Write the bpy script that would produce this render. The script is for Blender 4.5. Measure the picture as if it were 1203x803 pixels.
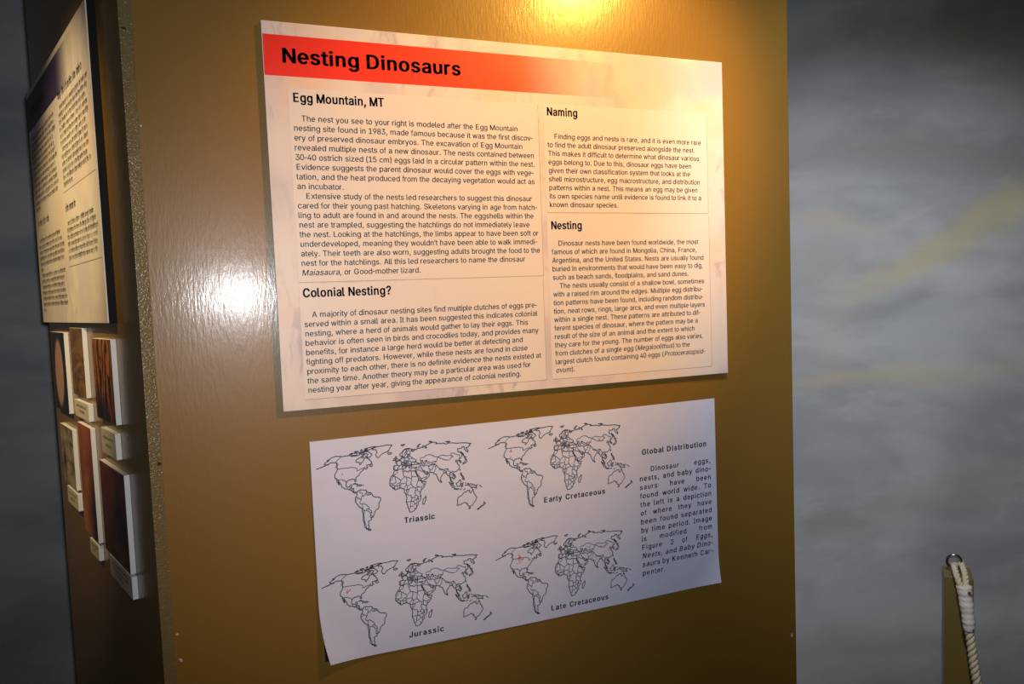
import bpy, bmesh, math, random
from mathutils import Vector, Matrix
random.seed(7)
for o in list(bpy.data.objects): bpy.data.objects.remove(o)
S = bpy.context.scene
COL = S.collection
Z0 = 1.43                      # height of the big sign's lower edge above the floor (metres)

# ---------------------------------------------------------------- camera
cd = bpy.data.cameras.new('camera'); cam = bpy.data.objects.new('camera', cd); COL.objects.link(cam)
cd.sensor_width = 36; cd.sensor_fit = 'HORIZONTAL'; cd.lens = 862.0/1203*36
cd.clip_start = .01; cd.clip_end = 100
CAM = Vector((-.0673, -1.2099, .1686+Z0))
R = Matrix(((.9334266, -.3567304, -.0381871), (.0577615, .0443765, .9973436), (-.3540881, -.9331528, .0620275)))
M4 = R.transposed().to_4x4(); M4.translation = CAM
cam.matrix_world = M4
S.camera = cam

# ---------------------------------------------------------------- view and light
S.view_settings.view_transform = 'Standard'; S.view_settings.look = 'None'
S.view_settings.gamma = 1; S.view_settings.exposure = 0; S.view_settings.use_curve_mapping = False
W = bpy.data.worlds.new('room air'); S.world = W; W.use_nodes = True
W.node_tree.nodes['Background'].inputs[0].default_value = (1, .8, .62, 1)
W.node_tree.nodes['Background'].inputs[1].default_value = .02
def spot(name, loc, aim, watts, color, size, blend, radius):
    l = bpy.data.lights.new(name, 'SPOT'); l.energy = watts; l.color = color
    l.spot_size = math.radians(size); l.spot_blend = blend; l.shadow_soft_size = radius
    o = bpy.data.objects.new(name, l); COL.objects.link(o); o.location = loc
    o.rotation_euler = (Vector(aim)-Vector(loc)).to_track_quat('-Z', 'Y').to_euler()
    return o
FL = CAM + R.transposed() @ Vector((.022, .034, .0))
FA = FL + R.transposed() @ Vector((-.05, .09, -1))
spot('camera_flash', FL, FA, 30, (.93, .96, 1.0), 100, .9, .020)
spot('ceiling_spotlight', (1.03, -.961, 1.16+Z0), (.50, 0, .42+Z0), 112, (1, .495, .085), 47, .75, .055)
spot('side_spotlight', (-.87, -.348, 1.15+Z0), (-.340, .405, .25+Z0), 95, (1, .74, .36), 36, 1.0, .03)
spot('mural_fill', (.42, -.78, 2.62), (1.76, .22, 1.16), 84, (.95, .975, 1), 58, 1.0, .06)  # added fill that brightens the mural; no such fixture is known

# ---------------------------------------------------------------- helpers
def srgb(r, g, b):
    f = lambda v: (v/255/12.92) if v/255 <= .04045 else ((v/255+.055)/1.055)**2.4
    return (f(r), f(g), f(b), 1)
class NT:
    """small wrapper for building node trees"""
    def __init__(s, name, rough=.6, spec=.4):
        s.m = bpy.data.materials.new(name); s.m.use_nodes = True; s.t = s.m.node_tree
        s.b = s.t.nodes['Principled BSDF']; s.b.inputs['Roughness'].default_value = rough
        s.b.inputs['Specular IOR Level'].default_value = spec
        s.tc = s.t.nodes.new('ShaderNodeTexCoord').outputs['Object']
        s._sep = None
    def put(s, sock, v):
        if isinstance(v, bpy.types.NodeSocket): s.t.links.new(v, sock)
        elif v is not None: sock.default_value = v
    def math(s, op, a, b=None, clamp=False):
        n = s.t.nodes.new('ShaderNodeMath'); n.operation = op; n.use_clamp = clamp
        s.put(n.inputs[0], a)
        if b is not None: s.put(n.inputs[1], b)
        return n.outputs[0]
    def x(s):
        if not s._sep:
            s._sep = s.t.nodes.new('ShaderNodeSeparateXYZ'); s.put(s._sep.inputs[0], s.tc)
        return s._sep.outputs[0]
    def z(s): s.x(); return s._sep.outputs[2]
    def ramp(s, v, a, b):
        n = s.t.nodes.new('ShaderNodeMapRange'); n.interpolation_type = 'SMOOTHSTEP'
        s.put(n.inputs[0], v); n.inputs[1].default_value = a; n.inputs[2].default_value = b
        return n.outputs[0]
    def mix(s, f, a, b, mode='MIX'):
        n = s.t.nodes.new('ShaderNodeMix'); n.data_type = 'RGBA'; n.blend_type = mode
        s.put(n.inputs[0], f); s.put(n.inputs[6], a); s.put(n.inputs[7], b); return n.outputs[2]
    def mapping(s, loc=(0,0,0), rot=(0,0,0), scale=(1,1,1), src=None, kind='POINT'):
        n = s.t.nodes.new('ShaderNodeMapping'); n.vector_type = kind; s.put(n.inputs[0], src or s.tc)
        n.inputs[1].default_value = loc; n.inputs[2].default_value = rot; n.inputs[3].default_value = scale
        return n.outputs[0]
    def noise(s, scale, detail=3, rough=.5, src=None, dist=0, color=False):
        n = s.t.nodes.new('ShaderNodeTexNoise'); s.put(n.inputs['Vector'], src or s.tc)
        n.inputs['Scale'].default_value = scale; n.inputs['Detail'].default_value = detail
        n.inputs['Roughness'].default_value = rough; n.inputs['Distortion'].default_value = dist
        return n.outputs['Color' if color else 'Fac']
    def wave(s, scale, dist, detail, src=None, dscale=1):
        n = s.t.nodes.new('ShaderNodeTexWave'); s.put(n.inputs['Vector'], src or s.tc)
        n.inputs['Scale'].default_value = scale; n.inputs['Distortion'].default_value = dist
        n.inputs['Detail'].default_value = detail; n.inputs['Detail Scale'].default_value = dscale
        return n.outputs['Fac']
    def blob(s, cx, cz, lx, lz, ang=0, src=None, cy=0):
        """soft elliptical patch, 1 at its centre"""
        v = s.mapping(loc=(cx, cy, cz), rot=(0, -math.radians(ang), 0), scale=(lx, 1e3, lz), src=src, kind='TEXTURE')
        n = s.t.nodes.new('ShaderNodeTexGradient'); n.gradient_type = 'SPHERICAL'; s.put(n.inputs[0], v)
        return s.ramp(n.outputs['Fac'], 0, .9)
    def warp(s, amt, scale):
        n = s.noise(scale, 3, .55, color=True)
        v = s.t.nodes.new('ShaderNodeVectorMath'); v.operation = 'SUBTRACT'; s.put(v.inputs[0], n); v.inputs[1].default_value = (.5,.5,.5)
        w = s.t.nodes.new('ShaderNodeVectorMath'); w.operation = 'SCALE'; s.put(w.inputs[0], v.outputs[0]); w.inputs['Scale'].default_value = amt
        u = s.t.nodes.new('ShaderNodeVectorMath'); u.operation = 'ADD'; s.put(u.inputs[0], s.tc); s.put(u.inputs[1], w.outputs[0])
        return u.outputs[0]
    def bump(s, h, strength, dist, prev=None):
        n = s.t.nodes.new('ShaderNodeBump'); n.inputs['Strength'].default_value = strength
        n.inputs['Distance'].default_value = dist; s.put(n.inputs['Height'], h)
        if prev: s.put(n.inputs['Normal'], prev)
        s.t.links.new(n.outputs[0], s.b.inputs['Normal']); s.t.links.new(n.outputs[0], s.b.inputs['Coat Normal']); return n.outputs[0]
    def color(s, v): s.put(s.b.inputs['Base Color'], v); return s.m
def plain(name, c, rough=.6, spec=.4, metal=0):
    n = NT(name, rough, spec); n.b.inputs['Metallic'].default_value = metal
    return n.color(c)
class MB:
    """collects shapes and links them as ONE mesh object"""
    def __init__(s): s.bm = bmesh.new()
    def quad(s, pts, mi=0):
        f = s.bm.faces.new([s.bm.verts.new(p) for p in pts]); f.material_index = mi; return f
    def box(s, x0, x1, y0, y1, z0, z1, bevel=0, mi=0):
        g = bmesh.ops.create_cube(s.bm, size=1)
        for v in g['verts']:
            v.co = Vector(((x0+x1)/2+v.co.x*(x1-x0), (y0+y1)/2+v.co.y*(y1-y0), (z0+z1)/2+v.co.z*(z1-z0)))
        fs = {f for v in g['verts'] for f in v.link_faces}
        for f in fs: f.material_index = mi
        if bevel:
            es = list({e for v in g['verts'] for e in v.link_edges})
            bmesh.ops.bevel(s.bm, geom=es, offset=bevel, segments=2, affect='EDGES', profile=.6)
        return s
    def tube(s, pts, rad, sides=10, closed=False, cap=True):
        n = len(pts); rings = []
        up = Vector((0.123, .31, .94)).normalized(); prev = None
        for i, p in enumerate(pts):
            a = pts[(i-1) % n] if closed or i > 0 else p
            b = pts[(i+1) % n] if closed or i < n-1 else p
            t = (Vector(b)-Vector(a)).normalized()
            if prev is None: prev = t.orthogonal().normalized()
            prev = (prev - t*prev.dot(t)).normalized(); q = t.cross(prev)
            r = rad[i] if isinstance(rad, (list, tuple)) else rad
            rings.append([s.bm.verts.new(Vector(p)+(prev*math.cos(2*math.pi*k/sides)+q*math.sin(2*math.pi*k/sides))*r) for k in range(sides)])
        for i in range(n if closed else n-1):
            A, B = rings[i], rings[(i+1) % n]
            off = 0
            if closed and i == n-1:
                off = min(range(sides), key=lambda o: sum((A[k].co-B[(k+o) % sides].co).length for k in range(sides)))
            for k in range(sides):
                f = s.bm.faces.new((A[k], A[(k+1) % sides], B[(k+1+off) % sides], B[(k+off) % sides])); f.smooth = True
        if cap and not closed:
            s.bm.faces.new(rings[0][::-1]); s.bm.faces.new(rings[-1])
        return s
    def build(s, name, mats, parent=None, loc=None):
        bmesh.ops.recalc_face_normals(s.bm, faces=[f for f in s.bm.faces]) if len(s.bm.faces) < 4000 else None
        me = bpy.data.meshes.new(name); s.bm.to_mesh(me); s.bm.free()
        for m in (mats if isinstance(mats, (list, tuple)) else [mats]): me.materials.append(m)
        o = bpy.data.objects.new(name, me); COL.objects.link(o)
        if parent: o.parent = parent
        if loc: o.location = loc
        return o
def tag(o, label, cat, group=None):
    o['label'] = label; o['category'] = cat
    if group: o['group'] = group
    return o
def thing(name, label, cat, loc, rz=0, group=None):
    o = bpy.data.objects.new(name, None); COL.objects.link(o); o.location = loc; o.rotation_euler = (0, 0, rz)
    o.empty_display_size = .05
    return tag(o, label, cat, group)
def struct(o): o['kind'] = 'structure'; return o

# ---------------------------------------------------------------- materials
def ochre_paint(name, c, rough, streak):
    n = NT(name, rough+.16, .42)
    n.b.inputs['Coat Weight'].default_value = .45; n.b.inputs['Coat Roughness'].default_value = .17
    v = n.mapping(scale=(1, 1, .10))
    f = n.noise(90, 4, .6, v); g = n.noise(2.2, 3, .5)
    col = n.mix(n.math('MULTIPLY', f, .22), c, [c[0]*.72, c[1]*.72, c[2]*.72, 1])
    col = n.mix(n.math('MULTIPLY', n.ramp(g, .4, .75), .18), col, [c[0]*1.2, c[1]*1.15, c[2]*1.1, 1])
    b = n.bump(n.noise(260, 3, .6, n.mapping(scale=(1, 1, .2))), streak, .0015)
    n.bump(n.noise(9, 2, .5), streak*.4, .008, b)
    return n.color(col)
M_OCHRE = ochre_paint('gloss ochre paint', (.235, .128, .024, 1), .24, .15)
n = NT('rough ochre edge paint', .22, .5)
b = n.bump(n.noise(300, 2, .6), 1, .0012)
M_EDGE = n.color(n.mix(n.noise(160, 3), (.13, .10, .045, 1), (.21, .16, .07, 1)))
M_POST = ochre_paint('ochre post paint', (.20, .135, .035, 1), .4, .2)

def mural(name, blobs, base, dark, light):
    n = NT(name, .85, .2)
    w = n.warp(.13, 4.0)
    a = n.noise(2.6, 5, .55, n.mapping(scale=(.7, 1, 1.5)), .4)
    col = n.mix(n.ramp(a, .36, .64), dark, base)
    c = n.noise(5.5, 4, .6, n.mapping(loc=(3, 1, 7), scale=(.6, 1, 1.5)), .3)
    col = n.mix(n.math('MULTIPLY', n.ramp(c, .48, .75), .6), col, light)
    for (cx, cz, lx, lz, ang, cl, st) in blobs:
        col = n.mix(n.math('MULTIPLY', n.blob(cx, cz, lx*1.15, lz*1.25, ang, w), st*.62), col, cl)
    fine = n.noise(380, 2, .7)
    col = n.mix(n.math('MULTIPLY', fine, .16), col, (.06, .06, .07, 1))
    n.bump(n.noise(240, 3, .6), .15, .003)
    return n.color(col)
YEL = (.70, .60, .26, 1); DK = (.36, .34, .31, 1); PINK = (.60, .52, .50, 1)
M_MURAL = mural('painted sky mural', [
    (.80, Z0+.26, .42, .055, 27, YEL, .75), (1.05, Z0+.40, .26, .06, 20, YEL, .6), (.50, Z0+.33, .16, .04, -6, (.68,.55,.34,1), .6),
    (.62, Z0-.085, .36, .035, 3, (.68,.57,.32,1), .7), (1.05, Z0-.06, .35, .05, 8, YEL, .3), (.66, Z0-.45, .5, .07, 8, DK, .6),
    (.95, Z0-.36, .3, .05, 12, (.48,.46,.32,1), .45), (.85, Z0+.80, .16, .06, 10, (.54,.50,.28,1), .55),
    (.80, Z0+.50, .55, .06, -8, DK, .6), (.62, Z0-.83, .5, .06, 2, DK, .6), (.48, Z0+.12, .12, .5, 0, PINK, .45)],
    (.55, .565, .59, 1), (.39, .40, .425, 1), (.66, .66, .67, 1))
M_MURAL_DIM = mural('painted night mural', [(.52, Z0-.03, .03, .16, 4, (.85,.85,.80,1), .6), (.62, Z0+.1, .03, .2, -4, (.75,.75,.72,1), .5)],
    (.72, .75, .77, 1), (.50, .55, .60, 1), (.82, .82, .79, 1))
n = NT('dark carpet', .95, .1); M_FLOOR = n.color(n.mix(n.noise(160, 3), (.05, .022, .012, 1), (.10, .045, .025, 1)))
n = NT('ceiling tiles', .9, .2); M_CEIL = n.color(n.mix(n.noise(60, 3), (.16, .15, .14, 1), (.22, .21, .2, 1)))

def sign_art(name, base, tints, strength, band=None, bandcol=None):
    """faint printed sketch behind the text, with a colour band that dissolves to the right"""
    n = NT(name, .42, .45)
    w = n.warp(.09, 9)
    sw = n.wave(16, 9, 3, w, 2.5); bl = n.noise(6.5, 3, .5, w)
    col = base
    col = n.mix(n.math('MULTIPLY', n.ramp(bl, .45, .66), strength), col, tints[0])
    col = n.mix(n.math('MULTIPLY', n.ramp(n.noise(5, 3, .55, n.mapping(loc=(4, 2, 1))), .48, .7), strength), col, tints[1])
    hatch = n.noise(34, 4, .65, n.mapping(rot=(0, .5, 0), scale=(1, 1, .22), src=w), .6)
    lines = n.math('MULTIPLY', n.ramp(hatch, .50, .68), n.ramp(n.noise(4.2, 2, .5, n.mapping(loc=(9, 3, 5.4))), .47, .62))
    col = n.mix(n.math('MULTIPLY', lines, strength*.75), col, tints[2])
    if band:
        x0, z0, z1, xa, xb = band
        m = n.math('MULTIPLY', n.math('GREATER_THAN', n.z(), z0), n.math('LESS_THAN', n.z(), z1))
        fade = n.math('SUBTRACT', 1, n.ramp(n.x(), xa, xb))
        tail = n.math('MULTIPLY', n.math('SUBTRACT', 1, n.ramp(n.x(), xb-.012, xb+.008)), .16)
        col = n.mix(n.math('MULTIPLY', m, n.math('MAXIMUM', fade, tail)), col, bandcol)
    return n.color(col)
ART = [(.58, .50, .58, 1), (.80, .58, .46, 1), (.40, .36, .44, 1)]
M_SIGN = sign_art('printed sign face', (.73, .655, .635, 1), ART, .9, (0, .5235, .586, .40, .612), (.84, .026, .014, 1))
M_PANEL = sign_art('printed text panel', (.745, .675, .655, 1), [(.70, .62, .64, 1), (.75, .64, .59, 1), (.62, .56, .60, 1)], .35)
M_RULE = plain('printed grey rule', (.42, .36, .34, 1), .5)
M_INK = plain('black printing ink', (.022, .020, .022, 1), .45)
M_FOAM = plain('white foam board', (.80, .79, .78, 1), .7)
M_BLACK = plain('black board edge', (.012, .012, .012, 1), .7, .08)
n = NT('plain white paper', .6, .35); n.bump(n.noise(14, 2, .5), .25, .01)
M_PAPER = n.color(n.mix(n.noise(700, 2), (.60, .63, .84, 1), (.66, .69, .90, 1)))
M_LINE = plain('map line ink', (.05, .05, .06, 1), .5)
M_RED = plain('red pencil', (.56, .11, .09, 1), .6)

# ---------------------------------------------------------------- the place itself (structure)
U = Vector((-.33051439, .94380095, 0)); NN = Vector((-.94380095, -.33051439, 0))   # along / out of the left face
P0 = Vector((-.178, 0, 0)); C0 = P0 + NN*.018
CEIL = 2.72
m = MB(); m.box(-.1815, 1.0195, .010, .028, 0, CEIL, .0012)
struct(m.build('wall_front', M_OCHRE))
# left face: plywood sheet, its cut edge turned towards the viewer
m = MB()
zs = [0, CEIL]
def lp(s, t, z): v = P0 + U*s + NN*t; return Vector((v.x, v.y, z))
m.box(0, .812, -.018, 0, 0, CEIL, .001)
for f in m.bm.faces:
    f.material_index = 1 if f.calc_center_median().x < .003 and abs(f.normal.x) > .5 else 0
for v in m.bm.verts: v.co = lp(v.co.x, -v.co.y, v.co.z)
struct(m.build('wall_left', [M_OCHRE, M_EDGE]))
m = MB(); m.box(1.0015, 1.0195, .0285, .50, 0, CEIL, .001); struct(m.build('wall_side', M_OCHRE))
# paint chips on the corner
def chips(name, spots, mat):
    m = MB()
    for (p, ax, r, el) in spots:
        ring = []
        for k in range(9):
            a = 2*math.pi*k/9; q = r*random.uniform(.6, 1.1)
            ring.append(m.bm.verts.new(Vector(p)+Vector(ax)*math.cos(a)*q+Vector((0,0,1))*math.sin(a)*q*el))
        m.bm.faces.new(ring)
    return m.build(name, mat)
E1 = -U*.0004
M_CHIP = plain('bare filler', (.55, .45, .38, 1), .8); M_NICK = plain('dark nick', (.02, .018, .012, 1), .8)
XA = Vector((1, 0, 0))
c1 = chips('paint_chip', [(Vector((-.1745, .0094, Z0-.331)), XA, .0035, .7), (Vector((-.172, .0094, Z0-.372)), XA, .003, 1.3),
     (Vector((-.1765, .0094, Z0+.44)), XA, .0016, 1.5), (Vector((1.008, .0094, Z0-.575)), XA, .004, 1.6),], M_CHIP)
c1.parent = bpy.data.objects['wall_front']
c2 = chips('paint_chip', [(lp(0, .012, Z0+.575)+E1, NN, .004, .5), (lp(0, .004, Z0-.062)+E1, NN, .0035, .9)], M_NICK)
c2.parent = bpy.data.objects['wall_left']
# painted backdrop walls, floor, ceiling
W0 = Vector((.977, .508, 0)); RT = Vector((.93495311, -.35477131, 0)); FW = Vector((.35477131, .93495311, 0))
m = MB(); m.box(0, 3.0, 0, .06, 0, CEIL)
o = struct(m.build('wall_right', M_MURAL)); o.location = W0; o.rotation_euler = (0, 0, math.atan2(RT.y, RT.x))
m = MB(); m.box(-3.0, 1.35, 0, .06, 0, CEIL)
o = struct(m.build('wall_back', M_MURAL_DIM)); o.location = (-.02, 1.30, 0)
# wall_back's pattern is laid out in its own metres: the pale smears sit left of the exhibit corner
m = MB(); m.box(-3.2, 4.2, -4.2, 1.5, -.05, 0); struct(m.build('floor', M_FLOOR))
m = MB(); m.box(-3.2, 4.2, -4.2, 1.5, CEIL, CEIL+.05); struct(m.build('ceiling', M_CEIL))


# letter outlines: bezier handles, thousandths of the em
GLYPHS = {
 'A': [[39,0,16,0,78,170,140,339,201,509,226,509,251,509,276,509,338,339,401,170,463,0,440,0,418,0,395,0,359,101,323,202,287,302,281,321,273,344,264,372,255,400,245,435,232,478,236,478,241,478,245,478,233,435,222,399,213,371,204,343,196,320,191,302,155,202,120,101,85,0,62,0],[197,142,110,142,110,161,110,180,110,199,197,199,283,199,370,199,370,180,370,161,370,142,283,142]],
 'B': [[122,0,60,0,60,170,60,339,60,509,120,509,181,509,241,509,276,509,306,503,329,491,352,479,369,462,381,442,392,422,398,399,398,374,398,352,394,334,387,320,379,306,369,294,356,286,344,277,330,271,315,267,315,265,315,264,315,262,331,261,347,255,363,245,379,235,392,221,402,203,413,185,418,163,418,136,418,111,412,87,400,67,388,46,370,30,344,18,319,6,287,0,247,0,184,0],[125,115,125,57,165,57,205,57,245,57,284,57,313,65,330,80,347,95,355,114,355,137,355,154,351,170,342,184,334,198,321,209,306,218,290,227,271,231,248,231,207,231,166,231,125,231,125,173],[125,341,125,285,162,285,200,285,238,285,257,285,273,289,288,296,303,303,315,313,323,326,332,339,336,355,336,372,336,395,328,414,313,429,297,444,273,452,240,452,202,452,163,452,125,452,125,396]],
 'C': [[293,-7,267,-7,223,-7,184,4,150,25,116,46,89,76,70,115,50,154,40,201,40,254,40,308,50,354,70,393,89,432,116,462,150,484,184,505,223,516,267,516,293,516,317,512,340,504,363,497,384,486,402,471,420,457,436,439,448,418,460,398,468,374,473,348,451,348,430,348,408,348,404,366,398,381,389,395,381,408,370,419,357,428,345,438,331,444,315,449,300,454,284,456,267,456,236,456,208,448,184,432,159,417,139,394,125,364,111,334,103,297,103,254,103,211,111,175,125,145,140,115,159,92,184,76,209,61,236,53,267,53,284,53,300,55,315,60,331,65,345,71,357,81,370,90,381,101,389,114,398,128,404,143,408,160,430,160,451,160,473,160,469,135,460,111,448,91,436,70,421,52,402,38,384,23,363,12,341,5,318,-3]],
 'D': [[271,0,219,0,178,0,137,0,96,0,96,19,96,38,96,57,136,57,175,57,215,57,256,57,291,65,318,81,345,97,366,119,379,149,392,179,399,214,399,255,399,296,392,331,379,361,366,390,346,412,320,428,293,444,260,452,221,452,178,452,136,452,93,452,93,471,93,490,93,509,137,509,181,509,225,509,275,509,317,499,353,478,388,458,415,429,433,391,452,353,462,308,462,255,462,202,452,157,433,119,414,81,387,51,351,31,314,10],[103,509,125,509,125,339,125,170,125,0,103,0,82,0,60,0,60,170,60,339,60,509,82,509]],
 'E': [[165,0,60,0,60,170,60,339,60,509,164,509,268,509,372,509,372,490,372,471,372,452,290,452,207,452,125,452,125,396,125,341,125,286,202,286,278,286,355,286,355,267,355,248,355,229,278,229,202,229,125,229,125,172,125,114,125,57,208,57,292,57,375,57,375,38,375,19,375,0,270,0]],
 'F': [[82,0,60,0,60,170,60,339,60,509,163,509,266,509,369,509,369,490,369,471,369,452,288,452,206,452,125,452,125,394,125,336,125,278,198,278,272,278,346,278,346,259,346,240,346,221,272,221,198,221,125,221,125,147,125,74,125,0,103,0]],
 'G': [[309,-7,269,-7,223,-7,184,4,149,25,115,46,88,77,69,116,50,155,40,201,40,254,40,308,50,354,69,393,88,432,115,462,149,484,183,505,221,516,265,516,292,516,317,512,340,504,364,496,385,484,403,469,422,454,437,437,449,416,461,396,470,373,474,349,452,349,430,349,408,349,403,365,396,380,387,393,379,406,368,417,356,427,344,436,330,444,315,448,300,453,283,456,265,456,235,456,208,448,183,432,159,417,139,394,125,364,111,334,103,297,103,254,103,211,111,175,125,145,140,115,159,92,184,76,209,61,237,53,269,53,297,53,323,59,345,71,367,83,384,101,396,123,409,146,415,172,415,202,421,201,428,200,434,199,384,199,333,199,283,199,283,218,283,237,283,256,348,256,413,256,478,256,478,237,478,219,478,200,478,158,469,122,451,91,433,60,408,36,377,19,345,2]],
 'H': [[82,0,60,0,60,170,60,339,60,509,82,509,103,509,125,509,125,435,125,362,125,289,214,289,303,289,392,289,392,362,392,435,392,509,414,509,435,509,457,509,457,339,457,170,457,0,435,0,414,0,392,0,392,77,392,155,392,232,303,232,214,232,125,232,125,155,125,77,125,0,103,0]],
 'I': [[111,0,31,0,31,19,31,38,31,57,60,57,89,57,118,57,118,189,118,320,118,452,89,452,60,452,31,452,31,471,31,490,31,509,111,509,190,509,269,509,269,490,269,471,269,452,240,452,212,452,183,452,183,320,183,189,183,57,212,57,240,57,269,57,269,38,269,19,269,0,190,0]],
 'J': [[230,-7,185,-7,140,-7,104,6,75,33,47,59,33,97,33,145,33,155,33,164,33,173,55,173,76,173,98,173,98,164,98,155,98,145,98,114,106,91,122,74,137,58,159,50,185,50,211,50,232,58,248,74,264,91,272,114,272,145,272,267,272,388,272,509,293,509,315,509,336,509,336,388,336,267,336,145,336,97,322,59,294,33,266,6]],
 'K': [[146,189,104,145,104,169,104,193,104,216,116,232,128,247,139,261,151,275,162,290,174,303,187,317,199,331,212,344,262,399,313,454,364,509,392,509,420,509,448,509,376,431,304,353,231,276,230,276,229,276,228,276,187,233],[82,0,60,0,60,170,60,339,60,509,82,509,103,509,125,509,125,451,125,392,125,334,124,298,124,261,124,225,124,214,124,204,125,193,125,129,125,64,125,0,103,0],[398,0,372,0,311,86,249,173,188,259,201,276,215,293,228,309,302,206,375,103,449,0,423,0]],
 'L': [[160,0,60,0,60,170,60,339,60,509,82,509,103,509,125,509,125,358,125,208,125,57,203,57,282,57,361,57,361,38,361,19,361,0,261,0]],
 'M': [[60,0,60,0,60,0,60,509,60,509,60,509,124,509,124,509,124,509,124,0,124,0,124,0],[504,0,504,0,504,0,504,509,504,509,504,509,568,509,568,509,568,509,568,0,568,0,568,0],[64,509,64,509,64,509,140,509,140,509,140,509,345,0,345,0,345,0,283,0,283,0,283,0],[488,509,488,509,488,509,564,509,564,509,564,509,345,0,345,0,345,0,283,0,283,0,283,0]],
 'N': [[82,0,60,0,60,170,60,339,60,509,85,509,111,509,136,509,205,400,274,291,343,183,349,174,355,164,363,151,370,138,379,123,388,107,396,90,405,73,414,55,411,55,408,54,405,54,403,72,401,90,401,108,400,126,399,142,399,157,399,172,399,185,399,195,399,300,399,404,399,509,420,509,442,509,463,509,463,339,463,170,463,0,438,0,412,0,387,0,325,97,264,193,202,290,194,303,186,316,177,331,169,345,159,362,148,381,137,400,123,424,108,452,111,453,115,453,119,454,120,428,121,405,122,384,123,362,124,344,124,328,125,312,125,300,125,291,125,194,125,97,125,0,103,0]],
 'O': [[311,-7,267,-7,223,-7,184,4,150,25,116,46,90,76,70,115,50,154,40,201,40,254,40,308,50,354,70,393,90,432,116,462,150,484,184,505,223,516,267,516,311,516,350,505,384,484,418,462,444,432,464,393,483,354,493,308,493,254,493,201,483,154,464,115,444,76,418,46,384,25,350,4],[236,53,267,53,297,53,325,61,349,76,374,91,394,114,408,144,423,174,430,211,430,254,430,298,423,335,408,365,394,395,374,417,349,433,325,448,297,456,267,456,236,456,209,448,184,433,159,417,140,394,125,364,111,334,103,297,103,254,103,211,111,174,125,144,140,114,159,92,184,76,209,61]],
 'P': [[82,0,60,0,60,170,60,339,60,509,118,509,177,509,235,509,274,509,307,502,332,487,358,473,377,454,390,430,402,405,409,378,409,348,409,317,402,290,390,265,377,241,358,222,332,207,307,193,274,186,235,186,193,186,151,186,109,186,109,205,109,224,109,242,150,242,191,242,233,242,259,242,281,247,297,256,313,265,325,278,333,294,341,310,344,328,344,348,344,368,341,386,333,402,325,417,313,430,297,439,280,448,259,452,232,452,196,452,160,452,125,452,125,301,125,151,125,0,103,0]],
 'Q': [[274,121,245,159,268,159,290,159,313,159,332,134,351,109,369,85,374,78,379,71,384,65,412,27,440,-10,468,-48,446,-48,423,-48,401,-48,382,-23,364,2,346,27,341,33,336,39,331,46,302,84],[311,-7,267,-7,223,-7,184,4,150,25,116,46,90,76,70,115,50,154,40,201,40,254,40,308,50,354,70,393,90,432,116,462,150,484,184,505,223,516,267,516,311,516,350,505,384,484,418,462,444,432,464,393,483,354,493,308,493,254,493,201,483,154,464,115,444,76,418,46,384,25,350,4],[236,53,267,53,297,53,325,61,349,76,374,91,394,114,408,144,423,174,430,211,430,254,430,298,423,335,408,365,394,395,374,417,349,433,325,448,297,456,267,456,236,456,209,448,184,433,159,417,140,394,125,364,111,334,103,297,103,254,103,211,111,174,125,144,140,114,159,92,184,76,209,61]],
 'R': [[82,0,60,0,60,170,60,339,60,509,119,509,177,509,236,509,275,509,307,502,333,489,359,475,378,457,390,433,403,410,409,382,409,352,409,321,403,295,390,271,378,248,359,230,333,217,307,204,275,198,236,198,189,198,143,198,96,198,96,217,96,236,96,255,142,255,188,255,234,255,260,255,281,259,298,267,314,275,326,286,334,300,341,315,345,332,345,352,345,372,341,390,334,405,326,420,314,431,298,440,281,448,259,452,233,452,197,452,161,452,125,452,125,301,125,151,125,0,103,0],[378,0,353,0,312,76,271,153,230,229,254,229,279,229,303,229,344,153,386,76,428,0,403,0]],
 'S': [[263,-9,224,-9,187,-9,155,-3,128,9,100,21,79,38,64,60,49,82,40,107,38,137,60,137,82,137,104,137,106,117,112,101,123,88,134,75,149,65,166,59,184,52,203,49,224,49,247,49,268,53,286,60,304,68,319,78,329,92,340,105,346,121,346,139,346,155,341,169,332,179,323,189,311,198,296,205,281,211,264,217,245,222,224,228,204,234,184,239,142,251,109,268,86,289,63,311,52,339,52,372,52,401,60,426,75,448,90,469,111,486,138,498,164,510,194,516,227,516,261,516,290,510,316,498,342,486,362,469,377,449,392,428,400,404,401,378,380,378,358,378,337,378,335,403,323,423,302,437,281,451,256,459,225,459,203,459,184,455,167,448,151,441,138,431,129,418,120,406,115,391,115,376,115,358,120,344,131,334,142,323,154,314,169,308,184,302,199,297,212,293,230,289,247,284,264,279,279,275,295,270,312,264,328,257,344,248,359,238,373,227,385,214,395,198,404,181,408,162,408,139,408,111,401,86,386,64,372,41,351,24,323,11,296,-2]],
 'T': [[85,452,32,452,32,471,32,490,32,509,160,509,288,509,417,509,417,490,417,471,417,452,363,452,310,452,257,452,257,301,257,151,257,0,235,0,214,0,193,0,193,151,193,301,193,452,139,452]],
 'U': [[299,-8,259,-8,219,-8,184,0,154,15,124,31,101,53,85,80,68,107,60,138,60,173,60,285,60,397,60,509,81,509,103,509,124,509,124,399,124,288,124,178,124,154,130,132,141,113,152,94,167,79,187,68,207,57,231,52,259,52,287,52,311,57,331,68,351,79,366,94,377,113,387,132,393,154,393,178,393,288,393,399,393,509,414,509,436,509,457,509,457,397,457,285,457,173,457,138,449,107,433,80,416,53,393,31,363,15,334,0]],
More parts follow.
